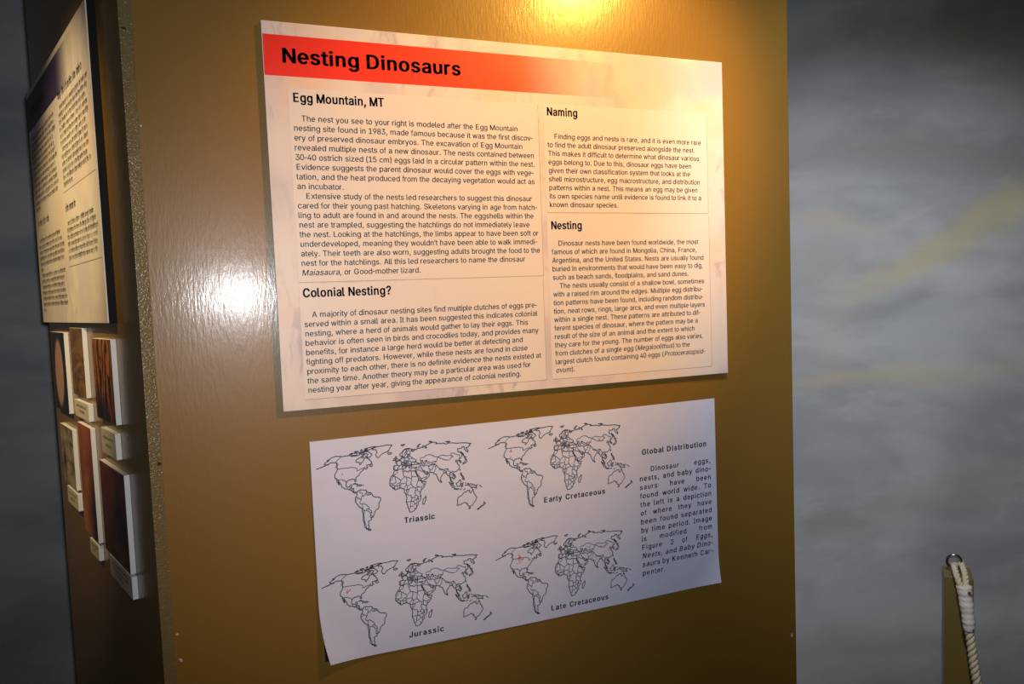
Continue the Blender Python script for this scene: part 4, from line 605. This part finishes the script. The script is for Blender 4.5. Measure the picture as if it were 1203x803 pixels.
BORDER = """-141,69.7 -141,60.3 -137,59 -135,59 -130,56 -130,54.8
-123,49 -95,49 -89,48 -84.5,46.5 -82.5,45.3 -82.5,42 -79,43 -76,44.5 -74.5,45 -71,45.3 -69,47.3 -67.5,45.5
-117,32.5 -111,31.3 -106.5,31.8 -104,29.5 -101,29.8 -99,27 -97.2,26
-92.3,14.6 -90.5,16 -89,17.8 -88.3,18.4
-89.4,13.7 -88.5,15.8
-87.5,13 -83.3,15
-85.7,11 -83.7,10.9
-71.3,11.8 -72.5,9 -72,7 -67.5,6.2 -67.3,2 -66.8,1.2
-66.8,1.2 -64,1.5 -64,4 -60.8,5.2 -60,8.3
-60.8,5.2 -59.9,2 -56.5,2 -52,2.5 -51.5,4.2
-57.3,6 -57.5,3.3 -56.5,2
-54,5.8 -54.2,2.2
-66.8,1.2 -69.5,0.7 -70,-4.2 -72.9,-2.4 -75.5,-0.2 -78.8,1.4
-75.5,-0.2 -78.3,-3.4 -80.3,-3.4
-70,-4.2 -73,-7.3 -72.5,-9.5 -70.6,-11 -69,-11
-69,-11 -69,-15.5 -69.5,-17.5 -70.3,-18.3
-69,-11 -65.3,-10 -65,-12 -60.2,-14 -60.2,-16.2 -58,-16.5 -57.6,-18.5 -58,-20
-58,-20 -62,-19.5 -62.6,-22.2
-62.6,-22.2 -66,-22 -67.5,-22.8
-69.5,-17.5 -68,-20 -67.5,-22.8
-67.5,-22.8 -68.5,-27 -70,-31 -70,-34 -71,-38 -71.7,-43 -72,-47 -73,-50.5 -70,-52 -68.4,-52.3
-62.6,-22.2 -58,-25 -58.5,-27.2 -55.8,-27.3 -54.6,-25.5
-58,-20 -57.8,-22 -55.5,-22.3 -54.3,-24 -54.6,-25.5
-54.6,-25.5 -53.8,-27 -57.6,-30.2 -58.2,-33.8
-57.6,-30.2 -55.5,-30.9 -53.4,-33.7
-2,35.2 -1.2,32.2 -5.5,29.5 -8.7,28.7 -8.7,27.3
-13,27.7 -8.7,27.6
-8.7,27.3 -8.7,26 -12,26 -12,23.4 -13,21.3 -17,21
-8.7,27 -4.8,25 -6.5,25 -5.5,15.5 -9.3,15.5 -12,14.8 -16.2,16.2
-4.8,25 1.2,21 3.2,19
3.2,19 7.5,21 12,23.5
12,23.5 9.5,26.3 9.5,30.3 11.5,32.4 11.5,33.2
9.5,30.3 7.6,33.5 8.5,37
12,23.5 15,23 24,19.5 24,20 25,22 25,31.6
25,22 36.8,22
15,23 15.5,17 13.5,13.8
3.2,19 4,16 1,14.9 -2,14.2 -5.3,11.5 -8,10.2
3.6,11.7 4,13.5 9,12.8 13.5,13.7
1,14.9 2.4,12 0,11 -5.3,10.3
1.2,6.1 1,11
2.7,6.4 3.6,11.7
-3,5.1 -2.8,10
-7.5,4.4 -8.3,7.5 -8,10.2
-8.3,7.5 -11,7
-13.2,9 -10.6,9.2 -8.3,7.5
-8,10.2 -9,12.3 -11.5,12.3 -13.7,12.6 -16.7,12.4
-11.5,12.3 -12,14.8
13.5,13.7 14,11.5 12.5,8.5 10,6.8 8.6,4.8
14,11.5 15.5,8 14.5,4.5 16,1.8
9.8,2.2 13.3,2.2 16,1.8
13.3,2.2 14.2,-1.8 11.8,-3.8 11.2,-3.9
16,1.8 18.5,3.6 17.5,-0.5 16,-3 13,-5
18.5,3.6 22.5,4.1 27.4,5.1
15.5,8 19,9 22.9,11
24,19.5 24,15.7 22,13 22.9,11
22.9,11 24,8.7 27.4,5.1
27.4,5.1 30.8,3.6 34,4.2 35.9,4.7
35.9,4.7 33,8 34.2,10.5 36.3,14 36.5,15 37,17 38.5,18
36.5,14.4 40,14.5 42.5,12.5
42.8,11 44,9 48,8 45,5 42,4.2 39.5,3.5 35.9,4.7
42,4.2 41,-1 41.5,-1.7
34,4.2 34,0 33.9,-1 37.7,-3.6 39.2,-4.7
30.8,3.6 31.2,2.2 29.6,-1.4 29.2,-3.3 29.5,-4.5 30.7,-8.2
29.6,-1.4 33.9,-1
30.7,-8.2 33,-9.5 34.5,-11.5 40.5,-10.5
30.7,-8.2 28.6,-9.2 28.5,-12.2 29.8,-13.5 27,-12 24,-11 22,-11
22,-11 21.8,-7.3 17,-8 16.5,-5.9 12.5,-6
22,-11 24,-12.9 22,-13 22,-16.2 23.3,-17.6
11.8,-17.3 18.5,-17.4 23.3,-17.6 25.2,-17.8
25.2,-17.8 28.8,-16 30.3,-15.6 33,-14 34.5,-11.5
33,-14 34.5,-14.5 35.3,-17 35.8,-15 34.6,-12
30.3,-15.8 32.9,-16.7 32.5,-21 31.3,-22.4
25.2,-17.8 27.7,-20.5 29.4,-22.2 31.3,-22.4
21,-18.3 21,-22 20,-22 20,-28.4 16.5,-28.6
20,-24.8 22.7,-25.5 25.5,-25.6 27,-23.7 29.4,-22.2
31.3,-22.4 32,-26 32.8,-26.8
27,-29.6 28.5,-28.7 29.4,-29.5 28.2,-30.5 27,-29.6
48,46 47,49 51,51.5 58,51 61.5,54 70,55.2 76,54.2 80,50.9 87,49.2
87,49.2 92,50.7 98,52 102,50.5 107,49.8 112,49.4 116.5,49.9
87.5,49 91,46.8 95.5,44.2 101,42.5 106,42 111,43.7 112,45 116,46.5 119.7,46.7 116.5,49.9
116.5,49.9 120,53 125,53 130.5,48.8 134.7,48.2 131.3,44.8 130.6,42.4
87,49.2 82.5,45.3 80.2,42.2 74,39.8
80.2,42.2 73.5,43 71,42.3 70,40.3 73.8,39.5
68,38.5 68,37 71.5,37.8 74.8,37.3 73.8,39.5
56,45 61,44.3 66,42 68,41.2 71,42.3
56,45 56,41.3 60,42 66.5,37.5 68,38.5 70,40.3
54,37.3 57,38.2 61,36.6
61,36.6 60.6,33 61.7,31.2 61.6,25.2
61,36.6 64.5,36.2 66.5,37.4 71.5,37.8
61.7,29.8 66.3,29.8 69.5,33.5 71.5,36.4 74.8,37.3
68.2,23.7 71,27.8 74.5,31 74,34.5 77.8,35.5
74.8,37.3 77.8,35.5 79,32.5 81,30.2 86,28 88.8,27.3 92,27.7 97.3,28.2
80.2,28.8 84.5,27.3 88.1,26.4 88.1,27.9
88.8,22 88.2,24.5 89.8,26 92.3,25 92.5,21
92.5,21 94,24 97.3,28.2
97.3,28.2 98.5,24 101.2,21.5 98,19.5 98.5,16 99.2,12
101.2,21.5 104.5,20 107,15.5 107.5,14.5
100.3,20 101.2,17.7 104.5,17 105.3,14.3 107.5,14.5
102.8,12 105.3,14.3
105,10.4 107.5,12.3 107.5,14.5
101.2,21.5 105,23 108,21.6
126.7,37.8 128.4,38.6
124.4,40 128,42 130.6,42.4
36,36.8 38,36.8 42.4,37.2 44.8,37.2 44.3,39.5 41.5,41.5
41,43.4 46.5,41.8 48.5,41.8
41.5,41.5 46.5,41.8
44.8,39.3 46.5,39 48,38.8
44.8,37.2 46,34 48,30.2
42.4,37.2 41,34.4 38.8,33.4 36,32.6
35,29.4 37.5,31 39,32 44.7,29.3 47,29 48.4,28.5
34.3,31.2 35,29.5
42.8,16.5 44,17.4 49,18.6 52,19 55,20 55.7,22 55,24.2
52,19 53,16.6
51.5,24.3 52.5,22.9 55.2,22.7
-8.8,41.9 -6.5,41.8 -7,38.5 -7.4,37.2
-1.8,43.4 3.2,42.4
2.5,51 6,49.5 8.2,49 7.5,47.6 6,46.3 7,45.5 7.5,43.8
3.4,51.4 6,50.8 6,49.5
6,50.8 7,53.3
7,45.9 10.5,46.5 13.7,46.5 13.6,45.6
7.6,47.6 13,47.6 13.8,48.8 12.2,50.2 14.8,51 14.2,53.9
14.8,51 18.8,49.6 22.5,49.1
13.8,48.8 17,48 16,46.8 13.7,46.5
17,48 22,48.3 22.8,48 20.3,46.1 16.2,46.5
22.5,49.1 24,50.8 23.5,53.9 22.8,54.4 19.8,54.4
21,56 26.5,55.7 23.5,53.9
24.3,57.9 27.5,57.5 28,59.4
26.5,55.7 28.2,56.2 27.5,57.5
28.2,56.2 31,54.5 32.5,53.3 31.5,52 24,51.7
31.5,52 34.3,51.7 36,50.3 40,49.6 38.3,47.5
22.8,48 26.6,48.2 28.2,45.5 29.6,45.2
22.6,44.2 28,43.8
20.3,46.1 22.6,44.2 22.5,42.3 26,41.8 28,42
13.6,45.5 16,46.5 19,45.8
15.8,45 19,45 19.3,43.5 18.5,42.5
19.4,41.8 20.5,42 21,40.8 23,41.3 26.3,41.7
20.2,39.6 21,40.8
28,60.5 31.3,62.8 29.5,66 28.5,69 30.8,69.8
24,65.8 23.7,67.5 20.6,69.1 25.7,69 28.5,69.5
11.2,59 12.3,61.5 12.2,63.5 14.5,66.2 18,68.5 20.6,69.1
141,-2.6 141,-9.2"""
def parse(s): return [[tuple(map(float, p.split(','))) for p in l.split()] for l in s.strip().split('\n') if l.strip()]
ROB = [(1,0),(.9986,.062),(.9954,.124),(.99,.186),(.9822,.248),(.973,.31),(.96,.372),(.9427,.434),(.9216,.4958),(.8962,.5571),(.8679,.6176),(.835,.6769),(.7986,.7346),(.7597,.7903),(.7186,.8435),(.6732,.8936),(.6213,.9394),(.5722,.9761),(.5322,1)]
def robinson(lo, la):
    a = min(abs(la), 89.9)/5; i = int(a); f = a-i
    X = ROB[i][0]*(1-f)+ROB[i+1][0]*f; Y = ROB[i][1]*(1-f)+ROB[i+1][1]*f
    return X*lo/180, math.copysign(Y, la)*.5072
def rough(pl, amp, closed_ok=True):
    """breaks long straight runs into a shaky natural line"""
    out = [pl[0]]
    for (a, b) in zip(pl, pl[1:]):
        d = math.hypot(b[0]-a[0], b[1]-a[1]); k = max(1, int(d/1.3))
        for i in range(1, k+1):
            t = i/k; j = 0 if i == k else amp
            out.append((a[0]+(b[0]-a[0])*t+random.uniform(-j, j), a[1]+(b[1]-a[1])*t+random.uniform(-j, j)))
    return out
RC = [rough(p, .38) for p in parse(COAST)]; RB = [rough(p, .16) for p in parse(BORDER)]
def ribbon(m, pts, w, lift):
    P = []
    for q in pts:
        if not P or (Vector(q)-Vector(P[-1])).length > 2e-4: P.append(q)
    if len(P) < 2: return
    L = []
    for i, p in enumerate(P):
        a = Vector(P[max(0, i-1)]); b = Vector(P[min(len(P)-1, i+1)])
        t = (b-a)
        if t.length < 1e-9: t = Vector((1, 0))
        t.normalize(); nrm = Vector((-t.y, t.x))*w/2
        c = Vector(p)
        if i == 0: c = c - t*w*.3
        if i == len(P)-1: c = c + t*w*.3
        L.append((m.bm.verts.new(pap(c.x+nrm.x, c.y+nrm.y, lift)), m.bm.verts.new(pap(c.x-nrm.x, c.y-nrm.y, lift))))
    for (a, b), (c, d) in zip(L, L[1:]): m.bm.faces.new((a, b, d, c))
MAPS = dict(triassic=(.1645, .1787, .1672, -.1510), early=(.1650, .4735, .1690, -.1512), late=(.1605, .4745, .1650, -.3492), jurassic=(.1675, .1790, .1675, -.3480))
RDOTS = dict(triassic=[(-110,40)], jurassic=[(-112,43),(-112,40.5),(-107,43),(-108.5,41),(-109.5,39)],
  early=[(-112,46),(-111,44.5),(-113,43.5),(-110,43),(-106,34),(-107,32.5),(102,46.5),(104,46),(105,44),(103,43),(109,42.5),(112,42.5),(121,40.5),(-3,52),(-1,51),(2,45),(1,41),(-8,39.5),(70,42),(72,40)],
  late=[(-114,55),(-112,53),(-111,51),(-112,49.5),(-110,50.5),(-108,51),(-110,48.5),(-107,49),(-109,46.5),(-106,50),(-103,46.5),(-100,47),(-98,48.5),(-98,46),(-109,41),(-104,44),(-102,41),(66,48),(70,46),(73,49),(104,44),(100,45),(108,43.5),(116,36),(115,30),(75,22),(77,20),(72,23),(79,26),(1,43),(3,43.5),(-1,42.5),(5,43.6),(-66,-40),(-68,-38)])
for name, (sx, ox, sz_, oz) in MAPS.items():
    def tr_(p):
        u, v = robinson(*p); return loc(ox+sx*u, oz+sz_*v)
    m = MB()
    for pl in RC: ribbon(m, [tr_(p) for p in pl], .00140, .0005)
    for pl in RB: ribbon(m, [tr_(p) for p in pl], .00100, .0006)
    m.build('world_map', M_LINE, paper)
    for d in RDOTS[name]:
        m = MB(); X, Z = tr_(d); r = random.uniform(.0006, .0009); an = random.uniform(0, 6)
        ln = random.uniform(1.0, 2.2)
        vs = [m.bm.verts.new(pap(X+r*ln*math.cos(an)*c-r*math.sin(an)*s, Z+r*ln*math.sin(an)*c+r*math.cos(an)*s, .0008)) for c, s in ((1,1),(-1,1),(-1,-1),(1,-1))]
        m.bm.faces.new(vs); m.build('find_mark', M_RED, paper)['label'] = 'small red pencil mark'
for o in paper.children:
    bm = bmesh.new(); bm.from_mesh(o.data)
    if o.name.startswith(('world_map', 'find_mark')):
        for f in bm.faces:
            f.normal_update()
            if f.normal.y > 0: f.normal_flip()
    bm.to_mesh(o.data); bm.free()

# ---------------------------------------------------------------- left face: sign, photo prints and caption cards
RZ = math.atan2(-U.y, -U.x)
def at_left(s, z):
    v = C0 + U*s; return Vector((v.x, v.y, Z0+z))
lsign = thing('information_sign', 'tall white sign with a dark purple banner on the shadowed left face', 'sign', at_left(.792, .150), RZ)
LW, LH, LT = .655, .508, -.014
m = MB(); m.box(0, LW, LT+.002, -.0002, 0, LH, .0005); m.build('board', M_BLACK, lsign)['label'] = 'black edged backing board'
m = MB(); m.box(0, LW-.001, LT, LT+.0019, .0006, LH-.0006)
m.build('printed_face', sign_art('printed purple sign face', (.80, .72, .62, 1), ART, .5, (0, .424, .497, .36, .53), (.05, .035, .11, 1)), lsign)
def scribble(name, parent, rows, x0s, y, mat, h):
    """lines of print too small and far to read: rows of word-like strokes"""
    m = MB()
    for (x0, x1, z) in rows:
        x = x0
        while x < x1-h*1.5:
            for k in range(random.randint(2, 9)):
                if x > x1: break
                w = h*random.choice((.16, .2, .5, .5, .3)); t = h*random.choice((1, 1, 1, 1.4, 1.4)); b = -h*.35 if random.random() < .08 else 0
                m.quad([(x, y, z+b), (x+w*.55, y, z+b), (x+w*.55, y, z+t), (x, y, z+t)])
                if w > h*.25: m.quad([(x+w*.55, y, z+h*.75), (x+w*1.2, y, z+h*.75), (x+w*1.2, y, z+h), (x+w*.55, y, z+h)])
                x += w*1.25+h*.16
            x += h*.55
    return m.build(name, mat, parent)
yL = LT-.0006
M_INKB = plain('brown black ink', (.03, .024, .02, 1), .5)
rows = [(.032+(.012 if i == 0 else 0), .335-random.uniform(0, .03), .398-i*.0127) for i in range(13)]
scribble('body_text', lsign, rows[:12]+[(.032, .09, .398-12*.0127)], 0, yL, M_INKB, .0066)
rows = [(.032+(.012 if i in (0, 6) else 0), .335-random.uniform(0, .03), .176-i*.0127) for i in range(13)]; rows[5] = (.032, .06, rows[5][2]); rows[12] = (.032, .055, rows[12][2])
scribble('body_text', lsign, rows, 0, yL, M_INKB, .0066)
rows = [(.372+(.012 if i in (0, 6) else 0), .640-random.uniform(0, .03), .394-i*.0127) for i in range(12)]; rows[11] = (.372, .46, rows[11][2])
scribble('body_text', lsign, rows, 0, yL, M_INKB, .0066)
scribble('body_text', lsign, [(.372+(.012 if i == 0 else 0), .640-random.uniform(0, .03), .182-i*.0127) for i in range(6)], 0, yL, M_INKB, .0066)
scribble('heading', lsign, [(.035, .200, .212)], 0, yL, M_INKB, .0105); scribble('heading', lsign, [(.375, .600, .414)], 0, yL, M_INKB, .0105)
scribble('heading', lsign, [(.375, .480, .208)], 0, yL, M_INKB, .0105); scribble('title', lsign, [(.03, .26, .447)], 0, yL, M_INK, .018)
for (x0, x1, z0) in ((.362, .648, .245), (.362, .648, .106)):
    m = MB(); m.quad([(x0, yL, z0), (x1, yL, z0), (x1, yL, z0+.0009), (x0, yL, z0+.0009)]); m.build('printed_rule', M_RULE, lsign)

def pm(name, fn, rough=.28):
    n = NT(name, rough, .5); return n.color(fn(n))
def egg_pic(n):
    w = n.warp(.02, 40)
    e = n.ramp(n.blob(.078, .082, .060, .088, -8), .02, .22)
    return n.mix(e, (.016, .018, .026, 1), n.mix(n.noise(55, 4, .6), (.50, .22, .13, 1), (.68, .40, .28, 1)))
def brown_pic(n):
    a = n.noise(26, 5, .7, n.mapping(scale=(.45, 1, 1)), 1.0)
    c = n.mix(n.ramp(a, .35, .65), (.07, .035, .015, 1), (.34, .18, .05, 1)); return n.mix(n.math('MULTIPLY', n.ramp(n.noise(9, 2), .5, .7), .7), c, (.09, .04, .03, 1))
def fire_pic(n):
    a = n.wave(9, 12, 3, n.mapping(scale=(1.5, 1, .7)), 1.6); b = n.ramp(n.noise(11, 3, .5), .40, .60)
    c = n.mix(n.ramp(a, .35, .8), (.035, .010, .005, 1), (.62, .22, .035, 1)); c = n.mix(n.math('MULTIPLY', b, .55), c, (.10, .018, .008, 1))
    return n.mix(n.blob(.03, .012, .10, .06), c, (.012, .008, .012, 1))
def skull_pic(n):
    a = n.noise(34, 5, .65, n.mapping(scale=(.4, 1, 1)), .8); c = n.mix(n.ramp(a, .35, .65), (.13, .085, .045, 1), (.55, .42, .25, 1))
    return n.mix(n.blob(.035, .05, .028, .045), c, (.03, .02, .03, 1))
def red_pic(n):
    c = n.mix(n.ramp(n.noise(18, 4, .6, n.mapping(scale=(.7, 1, .6))), .35, .65), (.24, .050, .012, 1), (.44, .14, .03, 1))
    c = n.mix(n.blob(.115, .03, .07, .16), c, (.02, .008, .02, 1)); return n.mix(n.blob(.01, .01, .055, .10), c, (.50, .22, .02, 1))
def dark_pic(n):
    a = n.noise(24, 5, .65, n.mapping(scale=(.5, 1, .9)), 1.2); c = n.mix(n.ramp(a, .38, .68), (.09, .015, .006, 1), (.24, .055, .016, 1))
    return n.mix(n.blob(.13, .075, .06, .07, 30), c, (.02, .010, .014, 1))
GP, GC = 'photo prints on the left face', 'caption cards on the left face'
# s_far, s_near, z_low, z_high, picture
PH_ = [(.742, .582, -.041, .129, egg_pic, 'photo print of a pink egg on black, furthest of the top row'),
       (.513, .387, .008, .140, brown_pic, 'small brown photo print in the middle of the top row'),
       (.300, .157, -.018, .123, fire_pic, 'orange and black photo print nearest the corner in the top row'),
       (.711, .566, -.201, -.073, skull_pic, 'pale tan photo print, furthest of the bottom row'),
       (.500, .376, -.268, -.048, red_pic, 'tall red orange photo print in the middle of the bottom row'),
       (.313, .130, -.261, -.097, dark_pic, 'large dark red brown photo print, lowest and nearest the corner')]
for (a, b, z0, z1, fn, lab) in PH_:
    t = thing('photo_print', lab, 'photo', at_left(a, z0), RZ, GP)
    w, h = a-b, z1-z0
    m = MB(); m.box(0, w, -.0085, -.0002, 0, h, .0006); m.build('board', M_FOAM, t)['label'] = 'white foam edge'
    m = MB(); m.box(.0003, w-.0003, -.0089, -.00851, .0003, h-.0003); m.build('print', pm('print '+lab[:24], fn), t)
M_CARD = plain('cream caption card', (.66, .58, .44, 1), .6)
CD_ = [(.511, .378, -.036, -.003, 'cream caption card under the small brown photo print', 2), (.279, .171, -.078, -.034, 'cream caption card under the orange and black photo print', 2),
       (.676, .558, -.243, -.207, 'cream caption card under the pale tan photo print', 2), (.458, .380, -.303, -.2735, 'cream caption card under the tall red orange photo print', 2),
       (.284, .125, -.302, -.2640, 'cream caption card under the large dark red brown photo print', 3)]
for (a, b, z0, z1, lab, nl) in CD_:
    t = thing('caption_card', lab, 'card', at_left(a, z0), RZ, GC); w, h = a-b, z1-z0
    m = MB(); m.box(0, w, -.0085, -.0002, 0, h, .0006); m.build('board', M_FOAM, t)
    m = MB(); m.box(.0003, w-.0003, -.0089, -.00851, .0003, h-.0003); m.build('card_face', M_CARD, t)
    scribble('caption_text', t, [(w*(.14 if i < nl-1 else .3), w*(.88 if i < nl-1 else .7), h*(.62-.3*i if nl == 2 else .68-.22*i)) for i in range(nl)], 0, -.0092, M_INKB, .0042)

# ---------------------------------------------------------------- rope barrier post and rope
CV = Vector((.789, .615, 0)).normalized(); CR = Vector((CV.y, -CV.x, 0))
a4 = math.radians(4.5); FN = -CV*math.cos(a4)+CR*math.sin(a4); PRT = Vector((-FN.y, FN.x, 0))   # face normal, post's own right
pc = Vector((1.5191, .0269, 0)) + PRT*.0045
post = thing('barrier_post', 'square ochre wooden post in front of the painted sky wall', 'post', pc, math.atan2(PRT.y, PRT.x))
PTOP = Z0-.5435
m = MB()
g = m.box(-.0305, .0305, 0, .078, 0, PTOP, .0028); m.build('post_body', M_POST, post)
m = MB()
RX = -.0070
ring = [Vector((RX+.0150*math.cos(t), .034, PTOP+.0255+.0170*math.sin(t))) for t in [2*math.pi*k/28 for k in range(28)]]
m.tube(ring, .0036, 10, closed=True)
m.tube([Vector((RX, .034, PTOP-.006)), Vector((RX, .034, PTOP+.0100))], .0042, 10)
rg = m.build('eye_bolt', plain('steel eye bolt', (.30, .31, .33, 1), .25, .5, 1), post); rg['label'] = 'steel ring screwed into the post top'
def cat(pts, k=8):
    P = [Vector(p) for p in pts]; P = [P[0]*2-P[1]]+P+[P[-1]*2-P[-2]]; out = []
    for i in range(1, len(P)-2):
        for j in range(k):
            t = j/k; a, b, c, d = P[i-1:i+3]
            out.append(.5*((2*b)+(c-a)*t+(2*a-5*b+4*c-d)*t*t+(3*b-a-3*c+d)*t**3))
    return out+[P[-2]]
def resample(P, step):
    out = [P[0]]; acc = 0
    for a, b in zip(P, P[1:]):
        d = (b-a).length
        while acc+d >= step:
            t = (step-acc)/d; a = a.lerp(b, t); out.append(a.copy()); d = (b-a).length; acc = 0
        acc += d
    return out
def laid(m, pts, R_, turn):
    """three-strand twisted rope along a path"""
    P = resample(cat(pts), R_*.28); q = None; fr = []
    for i, p in enumerate(P):
        t = (P[min(i+1, len(P)-1)]-P[max(i-1, 0)]).normalized()
        if q is None: q = t.orthogonal().normalized()
        q = (q-t*q.dot(t)).normalized(); fr.append((p, q, t.cross(q)))
    for s in range(3):
        m.tube([p+(a*math.cos(i*.28*R_/turn*6.283+s*2.0944)+b*math.sin(i*.28*R_/turn*6.283+s*2.0944))*R_*.50 for i, (p, a, b) in enumerate(fr)], R_*.56, 7)
RO = Vector((1.5075, -.015, 0))
rope = thing('barrier_rope', 'cream twisted rope with a white taped splice hanging from the post ring', 'rope', RO)
n = NT('natural cotton rope', .9, .15); n.bump(n.noise(900, 2), .4, .002)
M_ROPE = n.color(n.mix(n.noise(120, 3), (.62, .52, .36, 1), (.80, .70, .52, 1)))
zz = Z0
def rp(*a): return [Vector(p)+Vector((0, 0, zz))-RO for p in a]
ringp = post.matrix_basis @ Vector((RX, .034, PTOP+.0150)); rw = Vector((ringp.x, ringp.y, ringp.z-zz))
TW = Vector((0, 0, 0))
L1 = [rw-FN*.016+PRT*.010-Vector((0, 0, .004)), rw+Vector((0, 0, .002)), (1.5202, .0333, -.5216), (1.5051, .0171, -.5301), (1.4998, .0075, -.5423), (1.5006, .0005, -.5626), (1.5023, -.0013, -.5807)]
L2 = [rw-FN*.016+PRT*.010-Vector((0, 0, .004)), (1.5631, .0504, -.5203), (1.5476, .0335, -.5242), (1.5286, .0134, -.5309), (1.5185, .0035, -.5442), (1.5109, -.0034, -.563), (1.5098, -.0042, -.581)]
m = MB(); laid(m, rp(*[tuple(p) for p in L1]), .0070, .030); laid(m, rp(*[tuple(p) for p in L2]), .0070, .030); m.build('eye_loop', M_ROPE, rope)
m = MB(); laid(m, rp((1.5070, -.0070, -.600), (1.5072, -.0123, -.6469), (1.5092, -.0175, -.6886), (1.5103, -.0231, -.7336), (1.5133, -.0294, -.7787), (1.5265, -.0406, -.873), (1.5571, -.0643, -1.0537), (1.600, -.095, -1.22), (1.67, -.14, -1.36), (1.78, -.21, -1.415), (1.95, -.30, -1.419)), .0098, .040)
m.build('rope_length', M_ROPE, rope)
m = MB(); tp_ = resample(cat(rp((1.5075, -.0005, -.553), (1.5065, -.0047, -.5761), (1.5067, -.0109, -.6189), (1.5078, -.0138, -.6560))), .0022)
N_ = len(tp_)
m.tube(tp_, [.0162-.0040*(i/N_)+.0004*math.sin(i*1.05)+.0005*math.sin(i*.37) for i in range(N_)], 18)
for v in m.bm.verts:                                       # the tape's spiral ridges
    d = (v.co.z*190+math.atan2(v.co.y, v.co.x)); v.co.x += .0003*math.sin(d)
n = NT('white cloth tape', .75, .25); n.bump(n.wave(60, 1.5, 2, n.mapping(rot=(0, .5, 0))), .15, .002)
m.build('tape', n.color(n.mix(n.noise(60, 3), (.78, .72, .67, 1), (.87, .83, .79, 1))), rope)['label'] = 'white tape wrapped round the splice'
M_RUST = plain('rust brown', (.13, .055, .025, 1), .8)
for (c_, r0, kk) in (((1.4993, -.0204, -.5610), .0058, 10), ((1.5042, -.0263, -.6480), .0030, 8)):
    m = MB(); ce = Vector(c_)+Vector((0, 0, zz))-RO; vs = []
    for k in range(kk):
        a = 2*math.pi*k/kk; r = r0*(1 if k % 2 else .42)*random.uniform(.8, 1.15)
        vs.append(m.bm.verts.new(ce+FN*.0006+PRT*math.cos(a)*r+Vector((0, 0, 1))*math.sin(a)*r))
    m.bm.faces.new(vs); m.build('rust_stain', M_RUST, rope)['label'] = 'small brown rust spot'
bpy.context.view_layer.update()
